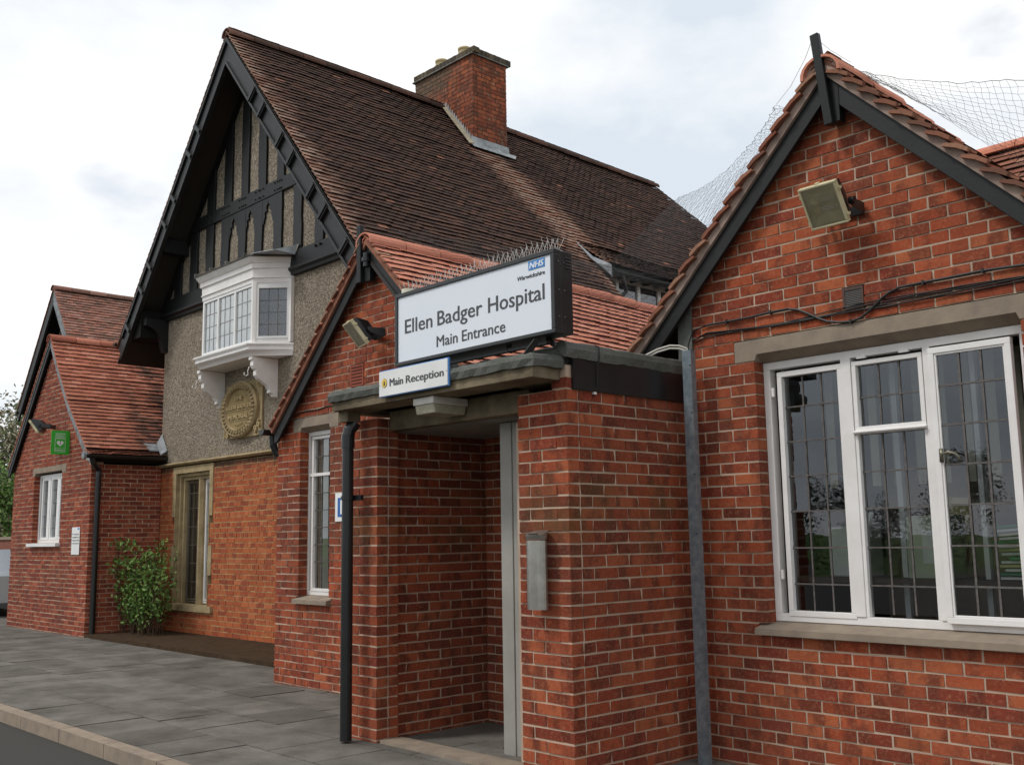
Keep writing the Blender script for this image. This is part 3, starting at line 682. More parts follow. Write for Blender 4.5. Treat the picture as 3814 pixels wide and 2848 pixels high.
lid = MB(); n = 20; vs = [(x, y, 1.58) for x, y in ov] + [(-4.715 + (x + 4.715) * 1.12, 4.61 + (y - 4.61) * 1.12, 1.622 + (y - 4.61) * .35) for x, y in ov]; lid.add(vs, [tuple(range(n - 1, -1, -1)), tuple(range(n, 2 * n))] + [(i, (i + 1) % n, (i + 1) % n + n, i + n) for i in range(n)]); part('lid', lid, STEEL, AB)
part('stub_plate', MB().box(-4.745, -4.68, 4.57, 4.60, 1.61, 1.618), BLKP, AB)

# ================================================================== small gabled wing behind the porch
A = thing('small_gabled_wing', 'smaller red brick gabled wing with terracotta roof behind the porch canopy', 'building', (-8.3, 5.9, 0))
wall = MB(); it = []
gi2 = gable_iv(-10.08, -6.60, -8.25, 4.50, 1.0)
def sg(z):
    iv = gi2(z)
    if z < 2.9: iv = [(a, min(b, -6.62)) for a, b in iv]
    if 2.745 < z < 2.895: iv = cut(iv, -9.765, -8.89)
    if 1.02 < z < 2.76: iv = cut(iv, -9.62, -9.045)
    if .945 < z < 1.02: iv = cut(iv, -9.66, -9.0)
    if 3.12 < z < 3.345: iv = cut(iv, -8.69, -8.445)
    return iv
brickwork(it, wall, 'x', 5.9, -1, -.03, 60, sg, -10.08)
W2 = part('wall', wall, MORT, A); emit('brick', it, BR, W2)
bk = MB(); bk.box(-10.07, -9.97, 6.1, 7.9, 0, 2.8); bk.box(-6.9, -6.8, 6.1, 13, 0, 3.0); bk.box(-9.9, -6.9, 12.8, 12.9, 0, 3.0); part('side_wall', bk, MORT, A)
part('lintel_soffit', MB().yz([(5.90, 2.784), (6.005, 2.748), (6.06, 2.748), (6.06, 2.784)], -9.618, -9.052), CON, A)
part('lintel', MB().xz([(-9.76, 2.745), (-9.62, 2.745), (-9.60, 2.785), (-9.065, 2.785), (-9.05, 2.745), (-8.895, 2.745), (-8.895, 2.888), (-9.76, 2.888)], 5.896, 6.05), CON, A, bevel=.004)
part('window_sill', MB().yz([(5.84, .95), (5.84, .99), (6.02, 1.03), (6.02, .95)], -9.655, -9.005), CON, A)
WS = window(A, -9.645, -9.05, 1.03, 2.745, 6.01, [(-9.52, -9.14, 2.30, 2.66, 3, [2.475], .03), (-9.52, -9.14, 1.10, 2.265, 3, [1.375, 1.552, 1.73, 1.91, 2.09], .03)], fr=.045, dep=.06)
part('transom', MB().box(-9.60, -9.1, 6.0, 6.05, 2.268, 2.298), WHT, WS)
part('blind', MB().box(-9.55, -9.10, 6.095, 6.10, 1.05, 2.72), BLIND, A); room(A, -9.7, -8.9, 6.11, 7.0, .9, 2.75)
ab = MB(); ab.box(-8.682, -8.452, 5.893, 5.95, 3.118, 3.334); AB2 = part('air_brick', ab, TERRV, A)
hb = MB()
for i in range(6):
    for j in range(11): hb.box(-8.660 + j * .0178, -8.650 + j * .0178, 5.8915, 5.8925, 3.135 + i * .033, 3.152 + i * .033)
part('vent_hole', hb, BLKD, AB2, kind='stuff')
rit = []; rt = MB()
yv = 5.76
prL = [(-10.03, 2.80), (-8.25, 4.56)]; prR = [(-6.42, 2.73), (-8.25, 4.56)]; zs = lambda y: -.028 * max(0, y - 6.6)
tile_slab(rt, prL, lambda x: (yv + .03, 7.83)); tiles(rit, prL, lambda x: (yv, 7.8))
tile_slab(rt, [(a, b - .17) for a, b in prR], lambda x: (yv + .03, 13.0)); tiles(rit, prR, lambda x: (yv, 13.0), zf=zs)
R2 = part('roof', rt, simple('roof_underlay_small', '2b2622', None), A); emit('tile', rit, TT, R2)
ridge('ridge_tile', R2, TT, -8.25, 4.495, yv - .02, 13, .13, zf=zs)
for sd_ in (-1, 1):
    und = MB().xz([(-8.25, 4.555), (-8.25 + sd_ * 1.78, 2.785), (-8.25 + sd_ * 1.75, 2.755), (-8.25, 4.49)], yv + .012, 5.9); part('verge_mortar', und, simple('verge_mortar_s', '9c6c58', '7d5547', 8, .95, .1), R2)
    for i in range(17):
        d = .08 + i * .1; a = Vector((-8.25 + sd_ * (d + .06), yv - .02 + random.uniform(-.006, .006), 4.555 - d - .04)); u = Vector((-sd_, 0, 1)).normalized(); nn = Vector((sd_, 0, 1)).normalized()
        part('verge_tile', MB().prism([a - u * .02 + nn * .006, a - u * .02 + nn * .020, a + u * .10 + nn * .006, a + u * .10 - nn * .008], (0, .16, 0)), TR_, R2)
    bbp = [(-8.25, 4.53), (-8.25 + sd_ * 1.75, 2.79), (-8.25 + sd_ * 1.74, 2.64), (-8.25 + sd_ * 1.68, 2.66), (-8.25, 4.33)]
    part('bargeboard', MB().xz(bbp, 5.80, 5.832), BLK, A, bevel=.004)
    part('soffit_board', MB().xz([(-8.25, 4.49), (-8.25 + sd_ * 1.75, 2.74), (-8.25 + sd_ * 1.74, 2.71), (-8.25, 4.45)], 5.833, 5.896), BLKD, A)
part('finial_post', MB().bar((-8.335, 5.77, 4.11), (-8.335, 5.765, 4.70), .07, .05, (0, 1, 0)), BLK, A, bevel=.008)
part('finial_bracket', MB().box(-8.30, -8.20, 5.79, 5.85, 4.12, 4.40), BLK, A)
part('cable_clip', MB().tube([(-8.235, 5.77, 4.26), (-8.235, 5.77, 4.40)], .03, 12).tube([(-8.235, 5.77, 4.31), (-8.235, 5.77, 4.35)], .045, 12), BLKP, A)
gutter(A, -10.13, 2.80, 5.72, 7.78, .06)
dg = MB(); dg.tube([(-10.13, 5.86, 2.74), (-10.13, 5.87, 2.64), (-10.12, 5.9, 2.56), (-10.06, 5.96, 2.50), (-10.10, 6.05, 2.42), (-10.12, 6.1, 1.9), (-10.12, 6.1, .1)], .04, 12); part('downpipe', dg, BLKP, A)

# ================================================================== main hall
M_ = thing('main_hall', 'tall steep roofed hall with black timbered pebbledash gable and brick chimney', 'building', (-14.24, 7.81, 0))
AX, AZ, SL = -14.24, 9.57, 1.17
wall = MB(); it = []
def mh(z):
    iv = [(-17.24, -10.0)]
    if .55 < z < 2.855: 
        e_ = .11 if int((z + .02) / .158) % 2 else .0
        iv = cut(iv, -16.725 + (.0 if 2.60 < z else .1 if int(z / .47) % 2 else .0), -15.292 - (.0 if 2.60 < z else .1 if int(z / .47) % 2 else 0.))
    return iv
brickwork(it, wall, 'x', 7.81, -1, -.005, 36, mh, -10.0, course=.079, Lm=.228, bond='english')
it = [i for i in it if i[0].z < 2.85]
W3 = part('wall', wall, MO, M_); emit('brick', it, BRO, W3)
pd = MB().xz([(-17.24, 2.9), (-11.0, 2.9), (-11.0, AZ - .2 - SL * 3.24), (AX, AZ - .2), (-17.24, AZ - .2 - SL * 3.0)], 7.812, 8.1); part('render_panel', pd, PEB, M_)
sdw = MB(); sdw.box(-17.24, -17.04, 8.1, 18, 0, 5.6); sdw.box(-11.45, -11.3, 8.1, 20.3, 0, 5.55); sdw.box(-17.0, -11.5, 18.0, 18.2, 0, 6.4); sdw.box(-11.2, -11.0, 7.83, 8.3, 0, 5.2); part('side_wall', sdw, PEB, M_)
st = MB()
for i in range(6):
    xa = -17.30 + i * 1.22; st.yz([(7.735, 2.905), (7.73, 2.89), (7.77, 2.862), (7.81, 2.858), (7.83, 2.858), (7.83, 2.925), (7.80, 2.925)], xa, min(xa + 1.213, -10.0))
part('string_course', st, STO, M_)
# mullioned stone window
sw = MB(); sw.box(-16.72, -15.295, 7.795, 8.05, 2.73, 2.84)
z = .6; k = 0
while z < 2.72:
    h = .155 * (3 if k % 2 else 3); z2 = min(z + .47, 2.727); ext = .0 if k % 2 else -.1
    if z2 > 2.6: ext = 0
    sw.box(-16.72 - ext, -16.605, 7.795 + (.002 if k % 2 else 0), 8.05, z + .003, z2); sw.box(-15.412, -15.295 + ext, 7.795, 8.05, z + .003, z2); z = z2; k += 1
sw.box(-16.80, -15.22, 7.76, 8.05, .5, .6)
SW = part('stone_window', sw, STO, M_)
iw = MB(); iw.xz([(-16.604, .6), (-16.604, 2.727), (-15.413, 2.727), (-15.413, .6), (-15.46, .6), (-15.46, 2.675), (-16.555, 2.675), (-16.555, .6)], 7.86, 8.05); iw.box(-16.555, -15.46, 7.91, 8.05, 2.62, 2.675)
iw.box(-16.555, -16.50, 7.91, 8.05, .6, 2.62); iw.box(-15.515, -15.46, 7.91, 8.05, .6, 2.62); iw.xy([(-15.99, 8.05), (-15.99, 7.93), (-15.955, 7.885), (-15.905, 7.885), (-15.87, 7.93), (-15.87, 8.05)], .6, 2.62)
part('mullion', iw, STO, SW)
for (a, b, m) in ((-16.5, -15.99, 0), (-15.87, -15.515, 1)):
    window(M_, a, b, .62, 2.615, 7.965, [(a + .05, b - .05, .68, 2.56, 3, [.95, 1.25, 1.55, 1.85, 2.15, 2.4], .02)], mat=[simple('brown_frame', '5f5648', None), WHT][m], fr=.03, dep=.05, name='casement_window')
room(M_, -16.6, -15.4, 8.12, 9.5, .5, 2.72)
part('curtain', MB().box(-16.2, -15.6, 8.07, 8.08, .6, 2.5), CURT, M_)
# timber framing
YT = 7.775
def tline(dx): return AZ - .2 - SL * abs(dx)
def post(a, b, z0, z1, nm='timber_post', y=YT):
    zl, zr = min(z1, tline(a - AX) - .02), min(z1, tline(b - AX) - .02)
    if max(zl, zr) < z0 + .05: return
    mb = MB(); rnd = random.Random(int(a * 100)); n = 6
    L_ = [(a + rnd.uniform(-.012, .012), z0 + (zl - z0) * i / n) for i in range(n + 1)]; R_ = [(b + rnd.uniform(-.012, .012), z0 + (zr - z0) * i / n) for i in range(n + 1)]
    L_[0] = (a, z0); L_[-1] = (a, zl); R_[0] = (b, z0); R_[-1] = (b, zr)
    mb.xz(L_ + R_[::-1], y, 7.811); return part(nm, mb, BLK, M_, bevel=.005)
low = [(-16.88, -16.62), (-16.30, -16.03), (-15.73, -15.47), (-15.20, -14.95), (-14.64, -14.40), (-14.12, -13.88), (-13.54, -13.30), (-12.97, -12.74), (-12.38, -12.16), (-11.80, -11.58)]
for a, b in low: post(a, b, 5.80, 6.81)
for a, b in [(-15.72, -15.46), (-15.13, -14.88), (-14.56, -14.34), (-14.02, -13.79), (-13.46, -13.25), (-12.95, -12.75)]: post(a, b, 7.03, 99)
post(-16.30, -16.03, 7.03, 7.5)
post(-16.16, -12.32, 6.812, 7.028, 'collar_beam', 7.765)
post(-17.235, -13.2, 5.52, 5.798, 'tie_beam', 7.765); post(-13.2, -11.2, 5.52, 5.798, 'tie_beam', 7.765)
part('beam_moulding', MB().yz([(7.70, 5.50), (7.70, 5.535), (7.73, 5.55), (7.76, 5.56), (7.811, 5.56), (7.811, 5.43), (7.75, 5.43), (7.74, 5.47)], -12.96, -11.2), BLK, M_)
part('beam_moulding', MB().yz([(7.70, 5.50), (7.70, 5.535), (7.73, 5.55), (7.76, 5.56), (7.811, 5.56), (7.811, 5.43), (7.75, 5.43), (7.74, 5.47)], -17.24, -15.42), BLK, M_)
for a, b in ((-14.95, -14.64), (-14.40, -14.12), (-13.88, -13.54)):     # pointed trefoil boards under the collar
    c_ = (a + b) / 2; h = (b - a) / 2; mb = MB()
    half = [(0, 6.76), (.018, 6.71), (.052, 6.685), (.055, 6.645), (.035, 6.615), (.06, 6.605), (.095, 6.60), (.105, 6.57), (.09, 6.53), (.125, 6.47), (.135, 6.42), (h, 6.40)]
    for s_ in (-1, 1):
        pts = [(c_ + s_ * x_, z_) for x_, z_ in half] + [(c_ + s_ * h, 6.815), (c_, 6.815)]
        o = [(p[0], YT + .004, p[1]) for p in pts]; mb.prism(o, (0, .03, 0))
    part('arch_board', mb, BLK, M_)
pg = MB()
for a, b in low[2:8] + [(-15.13, -14.88), (-14.56, -14.34), (-14.02, -13.79), (-13.46, -13.25)]:
    for z_ in (6.86, 6.98):
        for x_ in (a + .05, b - .05): pg.tube([(x_, 7.745, z_), (x_, 7.77, z_)], .012, 6)
for x_ in (-12.32, -12.2, -11.75, -11.64): pg.tube([(x_, 7.735, 5.74), (x_, 7.77, 5.74)], .018, 6)
part('oak_peg', pg, BLK, M_, kind='stuff')
# bargeboards with panel blocks, soffit and brackets
YB = 7.31
for sd_ in (-1, 1):
    X = lambda d: AX + sd_ * d
    part('bargeboard', MB().xz([(AX, AZ - .10), (X(3.80), AZ - .10 - SL * 3.80), (X(3.66), AZ - .10 - SL * 3.66 - .36), (X(3.50), AZ - .54 - SL * 3.50), (AX, AZ - .54)], YB, YB + .045), BLKG, M_, bevel=.004)
    for o_, t_ in ((.10, .07), (.50, .055)):
        part('barge_moulding', MB().xz([(AX, AZ - o_), (X(3.62), AZ - o_ - SL * 3.62), (X(3.62), AZ - o_ - t_ - SL * 3.62), (AX, AZ - o_ - t_)], YB - .035, YB - .001), BLKG, M_, bevel=.006)
    for d in (.87, 1.16, 1.69, 2.0, 2.53, 2.84, 3.34):
        u = Vector((sd_, 0, -SL)).normalized(); n_ = Vector((sd_ * SL, 0, 1)).normalized()
        c_ = Vector((X(d), YB - .02, AZ - .335 - SL * d)); a = c_ + n_ * .135; b = c_ - n_ * .115
        part('barge_block', MB().bar(a, b, .05, .085, (0, 1, 0)).bar(a + u * .04, b + u * .04, .03, .05, (0, 1, 0)), BLKG, M_)
    part('soffit', MB().xz([(AX, AZ - .16), (X(3.7), AZ - .16 - SL * 3.7), (X(3.7), AZ - .20 - SL * 3.7), (AX, AZ - .20)], YB + .046, 7.83), BLKD, M_)
    part('wall_plate', MB().xz([(AX, AZ - .205), (X(3.2), AZ - .205 - SL * 3.2), (X(3.1), AZ - .42 - SL * 3.1), (AX, AZ - .42)], 7.755, 7.811), BLKD, M_)
    for d in (2.25,):
        part('purlin_end', MB().box(X(d) - .09, X(d) + .09, YB + .05, 7.80, AZ - .48 - SL * d, AZ - .24 - SL * d), BLK, M_)
part('eaves_soffit', MB().box(-17.95, -17.24, YB + .05, 18, 5.12, 5.15), BLKD, M_)
part('eaves_fascia', MB().box(-18.06, -18.02, YB + .05, 18, 5.04, 5.20), BLKD, M_)
part('eaves_box', MB().box(-17.9, -17.24, 7.36, 7.83, 5.15, 5.60), BLKD, M_)
for x_ in (-17.24,):
    part('curved_bracket', MB().yz([(7.81, 4.88), (7.81, 5.44), (7.40, 5.44), (7.40, 5.32), (7.52, 5.28), (7.62, 5.20), (7.69, 5.08), (7.72, 4.95), (7.74, 4.88)], x_ - .02, x_ + .12), BLK, M_)
gutter(M_, -18.12, 5.13, YB - .05, 17.5, .06)
# roof
TZ = AZ - .035; zm = lambda y: -.018 * max(0, y - 10)
def yR(x): return (7.285, 17.85 + max(0, (x - AX)) * .80)
rt = MB(); rit = []
yl = lambda x: (7.285, min(yR(x)[1], 12.55))
yu = lambda x: (12.55, yR(x)[1])
pMain = [(-10.38, AZ - SL * (AX + 10.38) * -1), (-11.08, AZ - SL * 3.16)]
lowp = [(-10.36, TZ - SL * 3.88), (-11.08, TZ - SL * 3.16), (AX, TZ)]
upp = [(-11.02, 6.08), (-11.7, TZ - SL * 2.54), (AX, TZ)]
tile_slab(rt, [(a, b - .06) for a, b in lowp], lambda x: (7.33, 12.6)); tiles(rit, lowp, lambda x: (7.285, 12.55), sag=.012, zf=zm)
tile_slab(rt, [(a, b - .17) for a, b in upp], lambda x: (12.56, yR(x)[1])); tiles(rit, upp, lambda x: (12.55, yR(x)[1]), sag=.012, zf=zm)
lp = [(-18.10, TZ - SL * 3.86), (AX, TZ)]
tile_slab(rt, [(a, b - .2) for a, b in lp], lambda x: (7.33, 17.6))
lit = []; tiles(lit, lp, lambda x: (7.285, 17.8), zf=zm); rit += lit
rt.prism([(AX, 17.8, AZ - .3), (-10.9, 20.4, 5.6), (-18.1, 20.4, 4.9)], (0, .05, 0))
R3 = part('roof', rt, simple('roof_boarding', '2a241f', None), M_)
CY0, CY1, CX0, CX1 = 11.69, 12.52, -15.07, -13.39
rit = [i for i in rit if not (CX0 - .05 < i[0].x < CX1 + .02 and CY0 - .04 < i[0].y < CY1 + .06)]
emit('tile', rit, TM, R3)
ridge('ridge_tile', R3, TM, AX, AZ - .065, 7.27, 11.65, .13, zf=zm); ridge('ridge_tile', R3, TM, AX, AZ - .065, 12.56, 17.9, .13, zf=zm)
# chimney
wall = MB(); it = []
brickwork(it, wall, 'x', CY0, -1, 8.02, 29, lambda z: [(CX0, CX1)] if z > 9.2 else [(-15.0, CX1)] , CX1, ('hi', CX1, 1), course=.0785, Lm=.226, bdepth=.15)
brickwork(it, wall, 'y', CX1, 1, 8.02, 29, lambda z: [(CY0, CY1)], CY0, ('lo', CY0, 0), course=.0785, Lm=.226, bdepth=.15)
it = [i for i in it if i[0].z > AZ - SL * abs(i[0].x - AX) - .1]
wall.box(CX0 + .02, CX1 - .16, CY0 + .16, CY1, 8.1, 10.25)
CH = part('chimney', wall, MG, M_); emit('brick', it, BRC, CH)
cp = MB(); cp.box(CX0 - .045, CX1 + .04, CY0 - .045, CY1 + .045, 10.29, 10.312); part('cap_slab', cp, LEADD, CH)
cb = []; x = CX0 - .02
while x < CX1 + .0:
    cb.append((Vector((x + .05, CY0 + .04, 10.365)), Matrix.Diagonal((.095, .14, .105)))); x += .105
y = CY0 - .02
while y < CY1: cb.append((Vector((CX1 - .03, y + .05, 10.365)), Matrix.Diagonal((.14, .095, .105)))); y += .105
emit('coping_brick', cb, BRB, CH)
part('flaunching', MB().box(CX0, CX1 - .1, CY0 + .1, CY1, 10.31, 10.40), MG, CH)
for x_ in (-13.98, -14.66):
    pm = MB(); yc = 12.02; prof = [(.145, 10.38), (.14, 10.56), (.118, 10.67), (.13, 10.675), (.135, 10.71), (.12, 10.72), (.105, 10.71), (.10, 10.5)]; n = 20
    vs = [(x_ + r_ * cos(2 * pi * k / n), yc + r_ * sin(2 * pi * k / n), z_) for r_, z_ in prof for k in range(n)]
    pm.add(vs, [(i * n + k, i * n + (k + 1) % n, (i + 1) * n + (k + 1) % n, (i + 1) * n + k) for i in range(len(prof) - 1) for k in range(n)]); part('chimney_pot', pm, POT, CH, smooth=True)
# lead flashings at the chimney
for i in range(13):
    d = .07 + i * .062; x_ = CX1 - d * .98 + .05; z_ = AZ - SL * (x_ - AX)
    part('step_flashing', MB().prism([(x_ + .045, CY0 - .012, z_ - .02), (x_ + .01, CY0 - .012, z_ + .16), (x_ - .055, CY0 - .012, z_ + .10)], (0, .006, 0)), LEAD, CH)
part('apron_flashing', MB().prism([(CX1 + .012, CY0 - .05, AZ - SL * (CX1 - AX) + .0), (CX1 + .012, CY1 + .05, AZ - SL * (CX1 - AX)), (CX1 + .012, CY1 + .02, AZ - SL * (CX1 - AX) + .14), (CX1 + .012, CY0 - .02, AZ - SL * (CX1 - AX) + .14)], (.006, 0, 0)), LEAD, CH)
q0, q1 = Vector((CX1 + .015, 0, AZ - SL * (CX1 + .015 - AX) + .035)), Vector((CX1 + .10, 0, AZ - SL * (CX1 + .10 - AX) + .035))
part('apron_flashing', MB().prism([(q0.x, CY0 - .08, q0.z), (q0.x, CY1 + .22, q0.z), (q1.x, CY1 + .12, q1.z), (q1.x, CY0 - .06, q1.z)], (0, 0, .006)), LEAD, CH)
part('soaker_fillet', MB().prism([(CX1 + .05, CY0 - .13, AZ - SL * (CX1 + .05 - AX) + .03), (CX1 + .05, CY0 - .01, AZ - SL * (CX1 + .05 - AX) + .05), (AX - .0, CY0 - .01, AZ + .06), (AX + .06, CY0 - .10, AZ - .03)], (0, 0, .02)), simple('cement_fillet', 'b0a690', '8f8672', 14, .9), CH)
# clerestory windows under the raised eave, seen over the terracotta ridge
cw_ = MB(); cw_.box(-11.32, -11.28, 12.7, 19, 5.86, 6.0); cw_.box(-11.32, -11.28, 12.7, 19, 5.0, 5.3)
y = 13.02
while y < 16: cw_.box(-11.32, -11.27, y, y + .07, 5.3, 5.86); y += .56
CWN = part('clerestory_window', cw_, WHT, M_)
y = 13.09
while y < 16: part('pane', MB().add([(-11.30, y, 5.3), (-11.30, y + .49, 5.3), (-11.30, y + .49, 5.86), (-11.30, y, 5.86)], [(0, 1, 2, 3)]), GLASS, CWN); y += .56
part('clerestory_backing', MB().box(-11.6, -11.5, 12.7, 19, 5, 6.1), simple('brown_curtain', '6b5a4a', None), M_)
rf = MB()
y = 12.75
while y < 19: rf.box(-11.28, -11.02, y, y + .05, 5.88, 5.95); y += .32
part('rafter_end', rf, BLKD, M_, kind='stuff')
part('lead_valley', MB().prism([(-11.55, 12.36, 6.46), (-11.32, 12.54, 6.17), (-11.0, 12.62, 5.99), (-11.0, 12.62, 5.80), (-11.12, 12.58, 5.93), (-11.30, 12.45, 6.13)], (.02, -.05, .03)), LEAD, M_)
cp = MB(); cp.tube([(-11.0, 12.85, 5.93), (-11.0, 12.9, 5.78), (-11.02, 12.98, 5.62), (-11.05, 12.88, 5.52), (-11.0, 12.85, 5.46)], .035, 10); part('downpipe', cp, BLKP, M_)
gutter(M_, -10.98, 5.92, 12.7, 19, .05)

# oriel window
OB = MB(); yw = 7.81; yf = 7.39; xs = [-15.42, -14.985, -13.405, -12.985]
plan = lambda e_: [(xs[0] - e_, yw), (xs[1] - e_ * .45, yf - e_), (xs[2] + e_ * .45, yf - e_), (xs[3] + e_ * .3, yw)]
OW = None
def ring(name, levels, mat, parent, cap=True):
    mb = MB(); vs = []
    for z_, e_ in levels: vs += [(x_, y_, z_) for x_, y_ in plan(e_)]
    n = 4; fs = [(i * n + k, i * n + k + 1, (i + 1) * n + k + 1, (i + 1) * n + k) for i in range(len(levels) - 1) for k in range(3)]
    if cap: fs += [(3, 2, 1, 0), tuple((len(levels) - 1) * n + k for k in range(4))]
    return part(name, mb.add(vs, fs), mat, parent)
OW = ring('oriel_window', [(4.44, .0), (4.46, .0), (4.46, -.06), (4.458, -.06)], WHT, M_)
ring('oriel_base', [(4.255, .02), (4.275, .03), (4.30, .05), (4.33, .09), (4.345, .10), (4.36, .085), (4.40, .085), (4.405, .115), (4.425, .12), (4.44, .10)], WHT, OW)
ring('oriel_head', [(5.345, .01), (5.41, .012), (5.415, .032), (5.43, .032), (5.435, .018), (5.545, .02), (5.56, .045), (5.625, .05), (5.64, .07), (5.70, .11), (5.715, .115)], WHT, OW)
ring('oriel_roof', [(5.716, .14), (5.728, .145), (5.78, .02)], LEADD, OW)
part('lead_apron', MB().prism([(-15.5, 7.75, 5.735), (-12.85, 7.75, 5.735), (-12.75, 7.75, 5.86), (-13.0, 7.75, 5.87), (-13.5, 7.75, 5.84), (-14.2, 7.75, 5.80), (-15.5, 7.75, 5.79)], (0, .012, 0)), LEADD, OW)
part('lead_apron', MB().prism([(-12.86, 7.75, 5.72), (-12.86, 7.40, 5.73), (-13.3, 7.28, 5.745), (-13.6, 7.75, 5.86), (-12.8, 7.76, 5.86)], (0, 0, .01)), LEAD, OW)
for x_ in (-15.0, -14.5, -14.0, -13.45): part('lead_roll', MB().tube([(x_, 7.24, 5.75), (x_, 7.76, 5.83)], .02, 8), LEADD, OW)
def opanel(P0, P1, z0, z1, splits, fr, sash):
    """framed lights in the vertical plane P0->P1"""
    P0, P1 = Vector((*P0, 0)), Vector((*P1, 0)); d = (P1 - P0).normalized(); n_ = Vector((d.y, -d.x, 0)); Lg = (P1 - P0).length
    def bx(mb, a, b, za, zb, o0, o1):
        q = [P0 + d * a + n_ * o0, P0 + d * b + n_ * o0, P0 + d * b + n_ * o1, P0 + d * a + n_ * o1]; mb.prism([v + Vector((0, 0, za)) for v in q], (0, 0, zb - za))
    mb = MB(); bx(mb, 0, Lg, z0, z0 + fr, -.05, 0); bx(mb, 0, Lg, z1 - fr, z1, -.05, 0)
    ed = [0] + splits + [Lg]
    for i, s_ in enumerate(ed):
        h = fr if 0 < i < len(ed) - 1 else fr * 1.1
        a = s_ - h / 2 if 0 < i < len(ed) - 1 else (0 if i == 0 else Lg - h)
        bx(mb, a, a + h, z0 + fr, z1 - fr, -.05, 0)
    part('light_frame', mb, WHTB, OW, bevel=.003)
    for i in range(len(ed) - 1):
        a, b = ed[i] + fr * (1.1 if i == 0 else .5), ed[i + 1] - fr * (1.1 if i == len(ed) - 2 else .5); za, zb = z0 + fr, z1 - fr
        if sash:
            m2 = MB(); t = sash; bx(m2, a, b, za, za + t, -.04, .012); bx(m2, a, b, zb - t, zb, -.04, .012); bx(m2, a, a + t, za + t, zb - t, -.04, .012); bx(m2, b - t, b, za + t, zb - t, -.04, .012); part('casement', m2, WHTB, OW, bevel=.003)
            a += t; b -= t; za += t; zb -= t
        cw = (b - a) / 3; rz = (zb - za) / 4
        for k in range(3):
            for j in range(4):
                t1 = random.uniform(-.001, .001); q = [P0 + d * (a + k * cw) - n_ * (.025 + t1), P0 + d * (a + k * cw + cw) - n_ * (.025 - t1)]
                part('pane', MB().add([q[0] + Vector((0, 0, za + j * rz)), q[1] + Vector((0, 0, za + j * rz)), q[1] + Vector((0, 0, za + j * rz + rz)), q[0] + Vector((0, 0, za + j * rz + rz))], [(0, 1, 2, 3)]), GLASSB, OW)
        lb = MB()
        for k in (1, 2): bx(lb, a + k * cw - .004, a + k * cw + .004, za, zb, -.028, -.020)
        for j in (1, 2, 3): bx(lb, a, b, za + j * rz - .004, za + j * rz + .004, -.029, -.019)
        part('lead_bar', lb, simple('came_light', '8d8c8a', None, rough=.5) if not sash else CAME, OW)
opanel((xs[1], yf), (xs[2], yf), 4.46, 5.345, [.50, 1.03], .045, 0)
opanel((xs[2], yf), (xs[3], yw), 4.46, 5.345, [], .05, .035)
opanel((xs[0], yw), (xs[1], yf), 4.46, 5.345, [], .05, .035)
part('corner_post', MB().xy([(xs[2] - .02, yf + .04), (xs[2] - .03, yf - .012), (xs[2] + .012, yf - .012), (xs[2] + .05, yf + .025)], 4.455, 5.348), WHT, OW)
part('jamb_post', MB().box(xs[3] - .04, xs[3] + .02, 7.76, 7.815, 4.455, 5.40), WHT, OW)
part('curtain', MB().box(-14.93, -13.45, 7.432, 7.435, 4.47, 5.34), CURT, OW)
room(OW, -15.3, -13.1, 7.83, 9.5, 4.2, 5.6, name='room'); 
for x_ in (-15.045, -13.42):
    s_ = [(yw, 4.25), (yf - .02, 4.25), (yf - .02, 4.20), (yf + .01, 4.195), (yf + .005, 4.12), (yf + .03, 4.075), (yf + .065, 4.06), (yf + .07, 4.045), (yf + .055, 4.035), (yf + .06, 3.98), (yf + .10, 3.93), (yf + .18, 3.885), (yf + .25, 3.84), (yf + .29, 3.79), (yf + .30, 3.765), (yf + .285, 3.755), (yf + .29, 3.74), (yf + .34, 3.725), (yf + .36, 3.69), (yw, 3.67)]
    br_ = part('scroll_bracket', MB().yz(s_, x_ - .045, x_ + .045), WHT, OW, bevel=.004)
    hk = MB(); hk.tube([(x_, yf - .03, 4.10), (x_ - .005, yf - .05, 4.03), (x_ - .01, yf - .04, 3.985), (x_ - .01, yf - .07, 3.96), (x_ - .01, yf - .105, 3.975), (x_ - .01, yf - .10, 4.01)], .007, 8); part('hook', hk, WHT, br_)

# stone memorial plaque
MP = thing('memorial_plaque', 'oval carved stone memorial plaque dated 1896 under the oriel window', 'plaque', (-14.33, 7.81, 3.6))
part('backing', MB().xz([(-14.87, 3.40), (-14.87, 4.0), (-14.72, 4.02), (-13.95, 4.02), (-13.77, 4.01), (-13.77, 3.19), (-13.9, 3.16), (-14.75, 3.17), (-14.86, 3.19)], 7.775, 7.811), STO, MP, bevel=.008)
def ell(rx, rz, n=48): return [(-14.39 + rx * cos(2 * pi * i / n), 3.60 + rz * sin(2 * pi * i / n)) for i in range(n)]
rg_ = MB(); n = 48; lv = [(.555, .435, 7.775), (.555, .435, 7.725), (.53, .41, 7.70), (.51, .395, 7.715), (.43, .335, 7.715), (.42, .325, 7.70), (.405, .315, 7.745)]
vs = [(x_, y_, z_) for a, b, y_ in lv for x_, z_ in ell(a, b)]; rg_.add(vs, [(i * n + k, (i + 1) * n + k, (i + 1) * n + (k + 1) % n, i * n + (k + 1) % n) for i in range(len(lv) - 1) for k in range(n)]); part('moulded_rim', rg_, STO, MP)
part('face', MB().xz(ell(.42, .325), 7.744, 7.776), simple('sandstone_soot_shade', '93815c', '7d6c4b', 5, .9, .2, 0, .003, 60), MP)  # face darker than the rim: soot and recess shade put into the colour
eg = MB()
